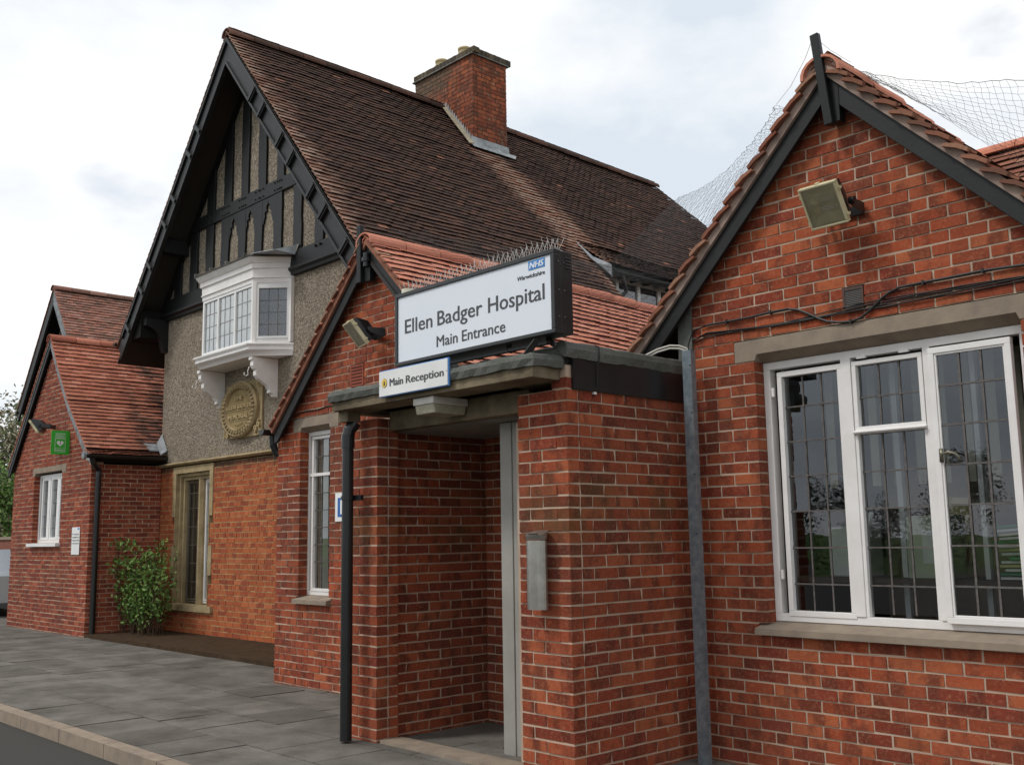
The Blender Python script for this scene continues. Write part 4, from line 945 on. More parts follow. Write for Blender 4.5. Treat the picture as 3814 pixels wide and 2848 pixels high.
for i in range(36):
    a = 2 * pi * i / 36; c_ = Vector((-14.39 + .470 * cos(a), 7.705, 3.60 + .366 * sin(a))); d = Vector((cos(a), 0, sin(a))); t = Vector((-sin(a), 0, cos(a)))
    vs = [c_ + d * (.036 * cos(b)) + t * (.022 * sin(b)) for b in [2 * pi * k / 8 for k in range(8)]] + [c_ - Vector((0, .02, 0)) + d * (.018 * cos(b)) + t * (.010 * sin(b)) for b in [2 * pi * k / 8 for k in range(8)]]
    eg.add(vs, [(k, k + 8, (k + 1) % 8 + 8, (k + 1) % 8) for k in range(8)] + [tuple(range(8, 16))])
part('egg_moulding', eg, STO, MP, kind='stuff')
SM = simple('carved_letter_highlight', 'b9a67e', 'a8956e', 8, .9)  # letters paler than their own stone: relief highlights put into the colour
text('lettering', 'THE', SM, MP, (-14.545, 7.744, 3.745), .26, .062, .022, .05)
text('lettering', 'ELLEN BADGER', SM, MP, (-14.785, 7.744, 3.61), .79, .06, .022, .05)
text('lettering', 'MEMORIAL', SM, MP, (-14.715, 7.744, 3.455), .62, .07, .022, .05)
part('rule_line', MB().box(-14.79, -13.99, 7.735, 7.745, 3.585, 3.593).box(-14.72, -14.08, 7.735, 7.745, 3.43, 3.437), SM, MP)
text('date_numeral', '18', SM, MP, (-14.87, 7.77, 3.185), .13, .13, .03, .02); text('date_numeral', '9', SM, MP, (-13.95, 7.77, 3.20), .075, .12, .03, .02); text('date_numeral', '6', SM, MP, (-13.86, 7.77, 3.29), .075, .12, .03, .02)
orn = MB()
for i in range(7):
    a = -.25 + i * .083; orn.tube([(-14.42 + a * .45, 7.742, 3.36 + .015 * cos(i * 2.2)), (-14.42 + a * .45 + .03, 7.738, 3.375 - .02 * sin(i))], .008, 6)
part('ornament', orn, SM, MP)
for x_, s_ in ((-14.8, 1), (-13.84, -1)):
    mb = MB(); mb.tube([(x_ + s_ * .06 * cos(t_) * (1 - t_ / 9), 7.765, 3.93 + .06 * sin(t_) * (1 - t_ / 9)) for t_ in [i * .5 for i in range(14)]], .014, 6); part('corner_scroll', mb, SM, MP)

# ================================================================== left wing
LW = thing('left_wing', 'low red brick wing with terracotta roof left of the tall hall', 'building', (-19.1, 6.6, 0))
wall = MB(); it = []
def lw(z):
    lo = max(-20.97, -19.14 - (5.14 - z) / 1.2); 
    pr = [(3.0, -17.05), (3.05, -17.2), (3.44, -17.63), (3.93, -18.15), (4.70, -18.77), (5.14, -19.14)]
    hi = -17.2
    if z > 3.02:
        for (a, p), (b, q) in zip(pr, pr[1:]):
            if a <= z <= b: hi = min(-17.2, p + (q - p) * (z - a) / (b - a))
        if z > 5.14: return []
    iv = [(lo, hi)] if hi - lo > .12 else []
    if 2.82 < z < 2.97: iv = cut(iv, -19.97, -18.315)
    if 1.62 < z < 2.83: iv = cut(iv, -19.86, -18.49)
    return iv
brickwork(it, wall, 'x', 6.6, -1, -.03, 70, lw, -17.2, ('hi', -17.2, 1))
brickwork(it, wall, 'y', -17.2, 1, -.03, 40, lambda z: [(6.6, 7.80)] if z < 2.93 else [], 6.6, ('lo', 6.6, 0))
W4 = part('wall', wall, simple('mortar_left', 'bfa992', 'b09a84', 4, .95), LW); emit('brick', it, BRL, W4)
bk = MB(); bk.box(-20.96, -20.86, 6.8, 12, 0, 3.0); bk.box(-20.8, -17.4, 11.9, 12, 0, 3.0); part('side_wall', bk, MORT, LW)
part('lintel', MB().xz([(-19.965, 2.825), (-19.855, 2.825), (-19.84, 2.87), (-18.505, 2.87), (-18.49, 2.825), (-18.32, 2.825), (-18.32, 2.966), (-19.965, 2.966)], 6.597, 6.8), CON, LW, bevel=.004)
WL = window(LW, -19.86, -18.50, 1.62, 2.84, 6.70, [(-19.66, -19.42, 1.72, 2.735, 2, [1.88, 2.10, 2.33, 2.56], .05), (-19.22, -18.96, 1.72, 2.735, 2, [1.88, 2.10, 2.33, 2.56], .05), (-18.80, -18.60, 1.72, 2.735, 2, [1.88, 2.10, 2.33, 2.56], .04)], fr=.06, dep=.07, mat=WHTB)
part('mullion', MB().box(-19.37, -19.30, 6.695, 6.77, 1.68, 2.78).box(-18.91, -18.85, 6.695, 6.77, 1.68, 2.78), WHTB, WL)
part('window_sill', MB().box(-19.90, -18.45, 6.52, 6.79, 1.56, 1.615), WHTB, LW)
part('curtain', MB().box(-19.30, -18.95, 6.86, 6.865, 1.7, 2.8), CURT, LW); room(LW, -19.9, -18.4, 6.9, 9, 1.4, 2.9)
prR = [(-17.0, 3.03), (-17.22, 3.10), (-17.63, 3.49), (-18.15, 3.99), (-18.77, 4.75), (-19.19, 5.31)]; prL = [(-21.12, 3.02), (-19.19, 5.31)]
rt = MB(); rit = []
tile_slab(rt, prR, lambda x: (6.54, 12)); tiles(rit, prR, lambda x: (6.51, 12)); tile_slab(rt, prL, lambda x: (6.54, 12)); lt = []; tiles(lt, prL, lambda x: (6.51, 12)); rit += [i for i in lt if i[0].y < 7.3]
R4 = part('roof', rt, simple('roof_underlay_left', '2b2622', None), LW)
rit = [i for i in rit if not (i[0].x > -17.26 and i[0].y > 7.78)]
emit('tile', rit, TL, R4); ridge('ridge_tile', R4, TL, -19.19, 5.25, 6.50, 12, .13)
bp = [(x, z - .02) for x, z in prR]; bq = [(x - .02, z - .13) for x, z in prR]
part('bargeboard', MB().xz(bp + bq[::-1], 6.525, 6.548), GRYW, LW); part('bargeboard', MB().xz([(-21.10, 2.98), (-19.19, 5.27), (-19.19, 5.10), (-21.05, 2.86)], 6.525, 6.55), BLK, LW)
part('barge_trim', MB().xz([(-21.09, 2.975), (-19.19, 5.255), (-19.19, 5.23), (-21.08, 2.955)], 6.513, 6.524), GRYW, LW)
gutter(LW, -16.95, 3.03, 6.40, 7.78, .06); part('gutter_end', MB().tube([(-16.95, 6.36, 3.01), (-16.95, 6.40, 3.01)], .062, 14), GRYW, LW)
part('eaves_box', MB().box(-17.195, -17.02, 6.53, 7.79, 2.93, 3.01), BLKD, LW)
dp = MB(); dp.tube([(-16.97, 6.52, 2.98), (-16.98, 6.54, 2.90), (-17.05, 6.62, 2.84), (-17.14, 6.70, 2.80), (-17.14, 6.70, 2.70), (-17.14, 6.70, .1)], .045, 14); part('downpipe', dp, BLKP, LW)
part('lead_patch', MB().prism([(-17.48, 7.52, 3.345), (-17.24, 7.60, 3.155), (-17.22, 7.80, 3.15), (-17.32, 7.80, 3.22), (-17.50, 7.70, 3.37)], (0, 0, .02)), LEAD, R4)
part('lead_patch', MB().prism([(-17.30, 7.74, 3.28), (-17.22, 7.795, 3.42), (-17.0, 7.795, 3.12), (-17.02, 7.70, 3.06)], (.02, 0, .03)), LEAD, R4)

# far gabled range
FG = thing('far_gabled_range', 'gabled range with weathered tile roof behind the low left wing', 'building', (-26.4, 9.4, 0))
FX, FZ, FS = -26.46, 7.97, 1.28
rt = MB(); rit = []
pr = [(FX + 3.2, FZ - FS * 3.2), (FX, FZ)]; plf = [(FX - 2.22, FZ - FS * 2.22), (FX, FZ)]
tile_slab(rt, pr, lambda x: (9.03, 17)); tiles(rit, pr, lambda x: (9.0, 17)); tile_slab(rt, plf, lambda x: (9.03, 17)); lt = []; tiles(lt, plf, lambda x: (9.0, 17)); rit += [i for i in lt if i[0].y < 9.6]
R5 = part('roof', rt, simple('roof_underlay_far', '2b2622', None), FG); emit('tile', rit, TF, R5); ridge('ridge_tile', R5, TF, FX, FZ - .03, 8.98, 17, .13)
part('gable_wall', MB().xz([(-28.3, 0), (-24.0, 0), (-24.0, FZ - .2 - FS * 2.46), (FX, FZ - .2), (-28.3, FZ - .2 - FS * 1.84)], 9.42, 9.6), PEB, FG)
part('side_wall', MB().box(-28.29, -28.0, 9.62, 17, 0, 5.3).box(-24.3, -24.0, 9.62, 17, 0, 4.5), PEB, FG)
for sd_, mt in ((-1, BLK), (1, GRYW)):
    e_ = 2.2 if sd_ < 0 else 3.1
    part('bargeboard', MB().xz([(FX, FZ - .06), (FX + sd_ * e_, FZ - .06 - FS * e_), (FX + sd_ * e_, FZ - .36 - FS * e_), (FX, FZ - .40)], 9.02, 9.07), mt, FG)
    part('soffit', MB().xz([(FX, FZ - .09), (FX + sd_ * e_, FZ - .09 - FS * e_), (FX + sd_ * e_, FZ - .13 - FS * e_), (FX, FZ - .13)], 9.072, 9.6), BLKD, FG)
gutter(FG, FX - 2.28, FZ - FS * 2.22 - .06, 8.98, 17, .07)

# rear range seen through the netting at the right edge
RR = thing('rear_range', 'brown tiled roof range behind the right slope of the gabled wing', 'building', (-1.5, 10, 0))
Mr = Matrix.Rotation(radians(-90), 3, 'Z'); ti0 = []
tiles(ti0, [(8.1, 3.3), (10.0, 5.2)], lambda x: (-4.9, 3.0))
rit = []
for c_, m3 in ti0:     # built along Y, turned to run along X
    T3 = Matrix(((0, 1, 0), (1, 0, 0), (0, 0, 1))); rit.append((T3 @ c_, T3 @ m3 @ Matrix.Diagonal((-1, 1, 1))))
rb = MB().add([(-4.9, 8.1, 3.27), (3, 8.1, 3.27), (3, 10, 5.17), (-4.9, 10, 5.17), (-4.9, 11.9, 3.27), (3, 11.9, 3.27)], [(0, 1, 2, 3), (3, 2, 5, 4), (0, 3, 4), (1, 5, 2)])
R6 = part('roof', rb, TR_, RR); emit('tile', rit, TR_, R6); part('wall', MB().box(-4.4, 2.9, 8.3, 11.7, 0, 3.3), MORT, RR)
rd = MB(); x = -4.9
while x < 3: rd.prism([(x, 10 + .12 * cos(a), 5.17 + .1 * sin(a)) for a in [pi * i / 8 for i in range(9)]], (.44, 0, 0)); x += .45
part('ridge_tile', rd, TT, R6, kind='stuff')

# ================================================================== illuminated sign
SG = thing('hospital_sign', 'large white sign box in a black frame standing on the canopy', 'sign', (-5.2, 4.5, 2.75))
X0, X1, Z0, Z1, SY = -6.042, -4.394, 2.842, 3.378, 4.5
bx = MB(); bx.box(X0 + .004, X1 - .002, SY + .05, SY + .158, Z0 + .004, Z1 - .004); SB = part('box', bx, SIGNK, SG, bevel=.003)
fr_ = MB(); fr_.frame(X0, X1, Z0, Z1, .030, SY - .012, SY + .052, tb=.026); part('frame', fr_, SIGNK, SG, bevel=.004)
part('face_panel', MB().box(X0 + .030, X1 - .028, SY + .0, SY + .02, Z0 + .026, Z1 - .03), SIGNW, SG)
for bd, a, b, z_, h in (('Ellen', -5.930, -5.615, 3.0714, .108), ('Badger', -5.555, -5.082, 3.0714, .108), ('Hospital', -5.020, -4.491, 3.0714, .108), ('Main', -5.565, -5.339, 2.9207, .080), ('Entrance', -5.291, -4.857, 2.9207, .080)):
    text('lettering', bd, SIGNT, SG, (a, SY - .0005, z_), b - a, h, .002, .03)
text('lettering', 'Warwickshire', SIGNT, SG, (-4.732, SY - .0005, 3.2315), .250, .028, .002, .05, shear=.2)
NL = part('logo', MB().box(-4.628, -4.481, SY - .003, SY - .0005, 3.281, 3.338), NHSB, SG)
text('logo_lettering', 'NHS', SIGNW, SG, (-4.618, SY - .0032, 3.289), .127, .041, .002, .12, shear=.18)
lv = MB()
for i in range(4):
    z_ = 3.335 - i * .021; lv.box(X1 - .001, X1 + .006, SY + .095, SY + .142, z_ - .004, z_)
part('vent_louvre', lv, simple('louvre_grey', '55575a', None), SB)
rv = MB()
for z_ in (3.30, 3.12, 2.95):
    for y_ in (SY + .03, SY + .08): rv.tube([(X1 - .001, y_, z_), (X1 + .004, y_, z_)], .004, 6)
part('rivet', rv, GALV, SB, kind='stuff')
for a, b in (((-4.63, 4.46, 2.725), (-4.575, 4.53, 2.845)), ((-4.93, 4.60, 2.80), (-4.93, 4.60, 2.845)), ((-5.75, 4.55, 2.73), (-5.75, 4.58, 2.845)), ((-4.55, 4.66, 2.80), (-4.60, 4.62, 2.845))):
    part('support_leg', MB().bar(a, b, .045, .008, (1, 0, 0)), SIGNK, SG)
part('base_rail', MB().box(-5.95, -4.56, 4.58, 4.62, 2.806, 2.83), SIGNK, SG)
sp = MB(); x = X0 + .01; rnd = random.Random(3)
while x < X1 - .01:
    for dx, dy in ((-.022, -.03), (.004, .0), (.024, .03)):
        h = rnd.uniform(.085, .115); sp.tube([(x, SY + .07, Z1 - .002), (x + dx + rnd.uniform(-.006, .006), SY + .07 + dy + rnd.uniform(-.01, .01), Z1 + h)], .0017, 4)
    x += .047
part('bird_spike', sp, simple('spike_steel', 'd6d4ce', 'b9b7b2', 20, .4, .5, .2), SG, kind='stuff'); part('spike_strip', MB().box(X0 + .01, X1 - .01, SY + .058, SY + .082, Z1 - .003, Z1 + .003), CABW, SG)
SN = thing('camera_dome', 'small cream dome peeping above the top left corner of the big sign', 'sensor', (-6.09, 4.65, 3.42))
dm = MB(); dm.tube([(-6.09, 4.65, 3.38), (-6.09, 4.65, 3.43), (-6.09, 4.65, 3.442), (-6.09, 4.65, 3.452)], .05, 14); part('cover', dm, simple('cream_dome', 'e0dcc4', None, rough=.4), SN); part('stem', MB().tube([(-6.09, 4.65, 2.8), (-6.09, 4.65, 3.38)], .012, 8), SIGNK, SN)
RS = thing('reception_sign', 'white Main Reception sign with yellow information spot on the canopy edge', 'sign', (-5.7, 4.41, 2.7))
part('edge', MB().box(-6.097, -5.311, 4.397, 4.409, 2.611, 2.8036), SIGNB, RS); part('panel', MB().box(-6.095, -5.318, 4.390, 4.3969, 2.617, 2.797), WHTB, RS)
text('lettering', 'Main', SIGNT, RS, (-5.968, 4.3895, 2.6806), .156, .0567, .0015, .09); text('lettering', 'Reception', SIGNT, RS, (-5.776, 4.3895, 2.6806), .416, .0567, .0015, .09)
cc = lambda r_, y0, y1: MB().xz([(-6.030 + r_ * cos(2 * pi * i / 28), 2.710 + r_ * sin(2 * pi * i / 28)) for i in range(28)], y0, y1)
part('icon_rim', cc(.033, 4.388, 4.3899), SIGNT, RS); part('icon_disc', cc(.0305, 4.3865, 4.3879), YEL, RS); text('icon_letter', 'i', SIGNT, RS, (-6.038, 4.3864, 2.692), .016, .036, .001, .15)
part('screw', MB().tube([(-5.325, 4.388, 2.712), (-5.325, 4.390, 2.712)], .004, 6), BRASS, RS); part('screw', MB().tube([(-6.088, 4.388, 2.70), (-6.088, 4.390, 2.70)], .004, 6), BRASS, RS)
BS = thing('wall_notice', 'white notice with a blue square half hidden behind the black downpipe', 'sign', (-8.8, 5.89, 1.9))
part('panel', MB().box(-8.92, -8.60, 5.886, 5.892, 1.78, 2.065), WHTB, BS); part('blue_square', MB().box(-8.872, -8.65, 5.883, 5.8859, 1.825, 2.015), simple('notice_blue', '2f62a8', None), BS); part('white_inset', MB().box(-8.822, -8.70, 5.881, 5.8829, 1.85, 1.99), WHTB, BS)
PS = thing('liability_notice', 'small white printed notice on the corner of the low left wing', 'sign', (-17.7, 6.59, 1.7))
part('panel', MB().box(-17.88, -17.54, 6.585, 6.592, 1.42, 1.872), WHTB, PS); part('logo', MB().box(-17.63, -17.56, 6.583, 6.5849, 1.83, 1.86), NHSB, PS)
for i, t_ in enumerate(('The Trust accepts no', 'responsibility for loss', 'or damage to vehicles', 'or their contents')): text('lettering', t_, SIGNT, PS, (-17.86, 6.5845, 1.745 - i * .05), .30, .026, .001, .02)
GS = thing('defibrillator_sign', 'green projecting sign with a white heart beside the left floodlight', 'sign', (-18.21, 6.45, 3.3))
part('panel', MB().box(-18.222, -18.21, 6.289, 6.598, 3.112, 3.522), GRN, GS, bevel=.002)
xg = -18.2095
for i, t_ in enumerate(('LIFE SAVING', 'EMERGENCY', 'EQUIPMENT')): text('lettering', t_, WHTB, GS, (xg, 6.358, 3.458 - i * .034), .165, .020, .001, .08, face='+X')
ff = MB()
for a, b, c, d in ((6.352, 6.526, 3.378, 3.383), (6.352, 6.526, 3.158, 3.163), (6.352, 6.526, 3.218, 3.222), (6.352, 6.357, 3.163, 3.378), (6.521, 6.526, 3.163, 3.378)): ff.box(xg, xg + .001, a, b, c, d)
part('border', ff, WHTB, GS, kind='stuff')
hp = []
for i in range(28):
    t_ = 2 * pi * i / 28; hp.append((6.439 + .0036 * 16 * sin(t_) ** 3, 3.303 + .0034 * (13 * cos(t_) - 5 * cos(2 * t_) - 2 * cos(3 * t_) - cos(4 * t_))))
part('heart', MB().yz(hp, xg, xg + .001), WHTB, GS); part('bolt', MB().yz([(6.455, 3.335), (6.432, 3.30), (6.442, 3.30), (6.434, 3.265), (6.458, 3.308), (6.447, 3.308)], xg + .001, xg + .0018), simple('bolt_green', '1f6a30', None), GS)
text('lettering', 'Defibrillator', WHTB, GS, (xg, 6.36, 3.178), .155, .024, .001, .01, face='+X')

# ================================================================== floodlights
def floodlight(label, loc, yaw, tilt, reach):
    T = thing('floodlight', label, 'floodlight', loc, (0, 0, radians(yaw)), group='floodlights on the brick gables'); T['off'] = [0, 0, 0]
    RX = Matrix.Rotation(radians(tilt), 3, 'X')
    def tp(name, mb, mat, sub=None, **k):
        mb.v = [tuple(RX @ Vector(v)) for v in mb.v]; return part(name, mb, mat, sub or T, **k)
    w_, h_ = .127, .137
    def fr(y0, a, b, y1, c, d, z0=0, z1=0):
        v = [(-a, y0, -b + z0), (a, y0, -b + z0), (a, y0, b + z0), (-a, y0, b + z0), (-c, y1, -d + z1), (c, y1, -d + z1), (c, y1, d + z1), (-c, y1, d + z1)]
        return MB().add(v, [(0, 1, 2, 3), (7, 6, 5, 4), (0, 4, 5, 1), (1, 5, 6, 2), (2, 6, 7, 3), (3, 7, 4, 0)])
    hs = fr(.026, .121, .131, .07, .118, .125); hs.f = hs.f[2:] ; hs.m = hs.m[2:]
    b2 = fr(.07, .118, .125, .155, .085, .055, 0, -.02); b2.f = b2.f[1:]; b2.m = b2.m[1:]
    hs.add(b2.v, b2.f); H = tp('housing', hs, BLKP)
    cf = MB(); cf.frame(-w_, w_, -h_, h_, .016, -.012, .028); tp('cover_frame', cf, CREAM, bevel=.005)
    tp('glass_cover', MB().add([(-w_ + .014, -.010, -h_ + .014), (w_ - .014, -.010, -h_ + .014), (w_ - .014, -.010, h_ - .014), (-w_ + .014, -.010, h_ - .014)], [(0, 1, 2, 3)]), GLASSC)
    rf = MB(); rf.add([(-.11, .02, -.12), (.11, .02, -.12), (.11, .02, .12), (-.11, .02, .12), (-.075, .065, -.06), (.075, .065, -.06), (.075, .065, .07), (-.075, .065, .07)], [(4, 5, 6, 7), (0, 1, 5, 4), (1, 2, 6, 5), (2, 3, 7, 6), (3, 0, 4, 7)]); tp('reflector', rf, simple('reflector_' + str(int(-loc[0])), 'ddd5b4', 'cdc4a0', 4, .5, .5))
    for z_ in (.032, -.026):
        s_ = tp('lamp_socket', MB().tube([(-.078, .03, z_), (-.035, .03, z_)], .021, 14), simple('lamp_cream_' + str(int(-loc[0] * 10)) + str(int(z_ * 1000)), 'ded2a0', None), smooth=False)
        tb = MB(); tb.tube([(-.035, .03, z_ + .007), (.075, .03, z_ + .007)], .0055, 8); tb.tube([(-.035, .03, z_ - .007), (.075, .03, z_ - .007)], .0055, 8); tp('lamp_tube', tb, WHTB, s_, smooth=True)
    cl = MB()
    for x_ in (-w_ - .004, w_ + .004):
        for z_ in (.08, -.09): cl.box(x_ - .006, x_ + .006, -.002, .032, z_ - .008, z_ + .008)
    cl.box(-.012, .012, -.002, .03, h_ - .002, h_ + .008); tp('cover_clip', cl, CREAM)
    br_ = MB(); c0 = RX @ Vector((0, .10, -.035))
    for s_ in (-1, 1):
        br_.prism([(s_ * .128, c0.y - .02, c0.z + .02), (s_ * .128, c0.y - .01, c0.z - .03), (s_ * .128, reach - .012, c0.z - .055), (s_ * .128, reach - .012, c0.z + .02)], (s_ * .006, 0, 0))
    br_.box(-.128, .128, reach - .014, reach - .006, c0.z - .05, c0.z + .01); B_ = part('bracket', br_, BLKP, T)
    kn = MB(); kn.tube([(.12, c0.y, c0.z), (.155, c0.y, c0.z)], .024, 12); kn.tube([(-.12, c0.y, c0.z), (-.155, c0.y, c0.z)], .024, 12); part('pivot_knob', kn, BLKP, B_)
    return T
floodlight('yellowed floodlight on the right gable above the wide window', (-3.168, 5.622, 3.585), 0, 32, .27)
floodlight('yellowed floodlight on the middle gable left of the big sign', (-8.17, 5.60, 3.55), -17, 38, .27)
floodlight('floodlight on the left wing gable beside the green sign', (-18.86, 6.24, 3.62), -38, 36, .30)

# ================================================================== cables and conduit
c1 = [(-4.438, 2.86), (-4.43, 2.93), (-4.389, 3.022), (-4.27, 3.045), (-4.1, 3.043), (-3.914, 3.042), (-3.75, 3.05), (-3.612, 3.05), (-3.54, 3.03), (-3.471, 2.993), (-3.40, 2.95), (-3.337, 2.92), (-3.25, 2.90), (-3.177, 2.894), (-3.11, 2.905), (-3.056, 2.935), (-3.0, 2.975), (-2.962, 3.004), (-2.91, 3.03), (-2.846, 3.049), (-2.7, 3.052), (-2.571, 3.05), (-2.35, 3.052), (-2.123, 3.04), (-1.95, 3.05)]
t = thing('looping_cable', 'single black cable looping across the bricks above the wide window', 'cable', (-3.2, 5.88, 3.0)); part('sheath', MB().tube([(x, 5.883, z) for x, z in c1], .0085, 6), CABB, t)
cl = MB()
for x_, z_ in ((-4.1, 3.043), (-3.75, 3.05), (-3.177, 2.894), (-2.7, 3.052), (-2.35, 3.052)): cl.box(x_ - .005, x_ + .005, 5.873, 5.896, z_ - .013, z_ + .013)
part('clip', cl, CABB, t)
t = thing('cable_bundle', 'bundle of thin black cables running along the wall above the lintel', 'cable', (-3.2, 5.88, 2.95))
c2 = [(-4.44, 2.87), (-4.437, 2.93), (-4.273, 2.983), (-4.0, 2.972), (-3.766, 2.957), (-3.55, 2.962), (-3.334, 2.964), (-3.1, 2.97), (-2.939, 2.97), (-2.694, 2.973), (-2.463, 2.966), (-2.129, 2.969), (-1.95, 2.965)]
for i in range(5):
    rnd = random.Random(i); part('strand', MB().tube([(x, 5.888 - .004 * (i % 2), z - .012 + i * .006 + rnd.uniform(-.006, .006) + (.012 * sin(x * 3 + i))) for x, z in c2], .0042, 5), CABB, t)
t = thing('steel_conduit', 'galvanised steel channel standing in the corner beside the porch', 'conduit', (-4.33, 5.75, 0))
cn = MB(); cn.box(-4.37, -4.295, 5.72, 5.725, .1, 2.858); cn.box(-4.37, -4.365, 5.725, 5.77, .1, 2.858); cn.box(-4.30, -4.295, 5.725, 5.77, .1, 2.858); cn.box(-4.365, -4.30, 5.765, 5.77, .1, 2.80); part('channel', cn, GALV, t)
sc = MB()
for z_ in (2.75, 2.42, 2.0, 1.6): sc.tube([(-4.303, 5.715, z_), (-4.303, 5.72, z_)], .005, 6)
part('screw', sc, CABB, t, kind='stuff')
t = thing('white_cable', 'pair of white cables arching from the flat roof into the steel channel', 'cable', (-4.45, 5.65, 2.85))
for i, dz in ((0, 0), (1, -.02)):
    part('sheath', MB().tube([(-4.66, 5.55 + i * .02, 2.812), (-4.60, 5.60 + i * .015, 2.845 + dz * .6), (-4.53, 5.65, 2.885 + dz), (-4.45, 5.69, 2.905 + dz), (-4.39, 5.72, 2.898 + dz), (-4.345, 5.745, 2.875 + dz), (-4.33, 5.748, 2.82)], .0065, 8), CABW, t)
t = thing('wall_cable', 'thin black cable crossing the small gable just above its window lintel', 'cable', (-9.2, 5.89, 2.95)); part('sheath', MB().tube([(x, 5.89, z) for x, z in [(-9.72, 2.92), (-9.6, 2.945), (-9.45, 2.955), (-9.3, 2.95), (-9.1, 2.965), (-8.85, 2.962), (-8.6, 2.97), (-6.9, 2.90)]], .0055, 5), CABB, t)
t = thing('hanging_wire', 'black wire hanging down over the porch fascia with a white tip', 'wire', (-4.46, 4.95, 2.7)); part('sheath', MB().tube([(-4.50, 4.955, 2.83), (-4.455, 4.955, 2.815), (-4.452, 4.955, 2.74), (-4.465, 4.95, 2.68), (-4.468, 4.952, 2.58), (-4.485, 4.945, 2.53), (-4.49, 4.925, 2.49)], .004, 6), CABB, t); part('tip', MB().box(-4.495, -4.48, 4.925, 4.95, 2.503, 2.518), WHT, t)

# ================================================================== bird netting
def net(name, label, Pf, nu, nv, mat, r=.0012, jit=.012, seed=1):
    t = thing(name, label, 'netting', tuple(Pf(0, 0))); rnd = random.Random(seed)
    g = [[Pf(i / nu, j / nv) + Vector([rnd.uniform(-jit, jit) for _ in range(3)]) for j in range(nv + 1)] for i in range(nu + 1)]
    mb = MB()
    for j in range(nv + 1): mb.tube([g[i][j] for i in range(nu + 1)], r, 3, cap=False)
    for i in range(nu + 1): mb.tube([g[i][j] for j in range(nv + 1)], r, 3, cap=False)
    part('mesh_twine', mb, mat, t, kind='stuff')
    part('edge_wire', MB().tube([g[i][0] for i in range(nu + 1)], r * 2, 4), mat, t)
    return t
tw = [(-3.15, 4.60), (-2.83, 4.42), (-2.41, 4.235), (-2.08, 4.14), (-1.6, 4.10), (-1.0, 4.16)]
def ip_(pts, u):
    s_ = u * (len(pts) - 1); i = min(int(s_), len(pts) - 2); f = s_ - i; return Vector(pts[i]).lerp(Vector(pts[i + 1]), f)
def n1(u, v):
    a = ip_([(p[0], 0, p[1]) for p in tw], u); zb = 4.64 - abs(a.x + 3.2) * 1.0 + .02
    return Vector((a.x + v * .05, 6.02 + v * .15 + .03 * sin(u * 9), a.z + (zb - a.z) * v - .03 * sin(pi * v)))
net('bird_net', 'black bird netting sagging above the right slope of the gabled wing', n1, 40, 16, NET, .0009, .006, 2)
A_, P2, B_, C_, D_, D2 = Vector((-3.62, 6.1, 4.50)), Vector((-4.078, 6.6, 4.80)), Vector((-5.0, 6.3, 2.98)), Vector((-8.25, 6.1, 4.72)), Vector((-13.62, 17.9, 8.99)), Vector((-10.9, 12.4, 5.95))
def n2(u, v):
    top = P2.lerp(D_, u) - Vector((0, 0, .35 * sin(pi * u))); bot = A_.lerp(B_, v) if False else None
    near = P2.lerp(A_, min(v * 6, 1)).lerp(B_, max(0, (v - .166) / .834)); far = D_.lerp(D2, min(v * 1.6, 1)).lerp(C_, max(0, (v - .625) / .375))
    p = near.lerp(far, u ** 1.5); p.z -= .22 * sin(pi * u) * (1 - .5 * v); return p
net('bird_net', 'bird netting stretched from the gabled wing across to the tall dark roof', n2, 120, 30, NET, .0010, .012, 5)
def n3(u, v):
    x = -8.2 + v * 1.7; return Vector((x, 5.85 + u * 6.3, 4.58 - (x + 8.25) + .06 - .028 * max(0, u * 6.3 - .75) + .01 * sin(u * 40)))
net('bird_net', 'bird netting lying over the terracotta roof of the small gabled wing', n3, 70, 18, NET, .0006, .006, 6)
t = thing('finial_wire', 'thin wire running from the tall black finial down to the netting', 'wire', (-3.26, 5.77, 4.75))
part('strand', MB().tube([(-3.235, 5.74, 4.75), (-3.45, 6.0, 4.765), (-3.75, 6.3, 4.76), (-4.06, 6.6, 4.81)], .0018, 4), CABW, t); part('strand', MB().tube([(-3.21, 5.74, 4.73), (-3.18, 5.85, 4.68), (-3.12, 6.0, 4.62)], .0018, 4), CABW, t)

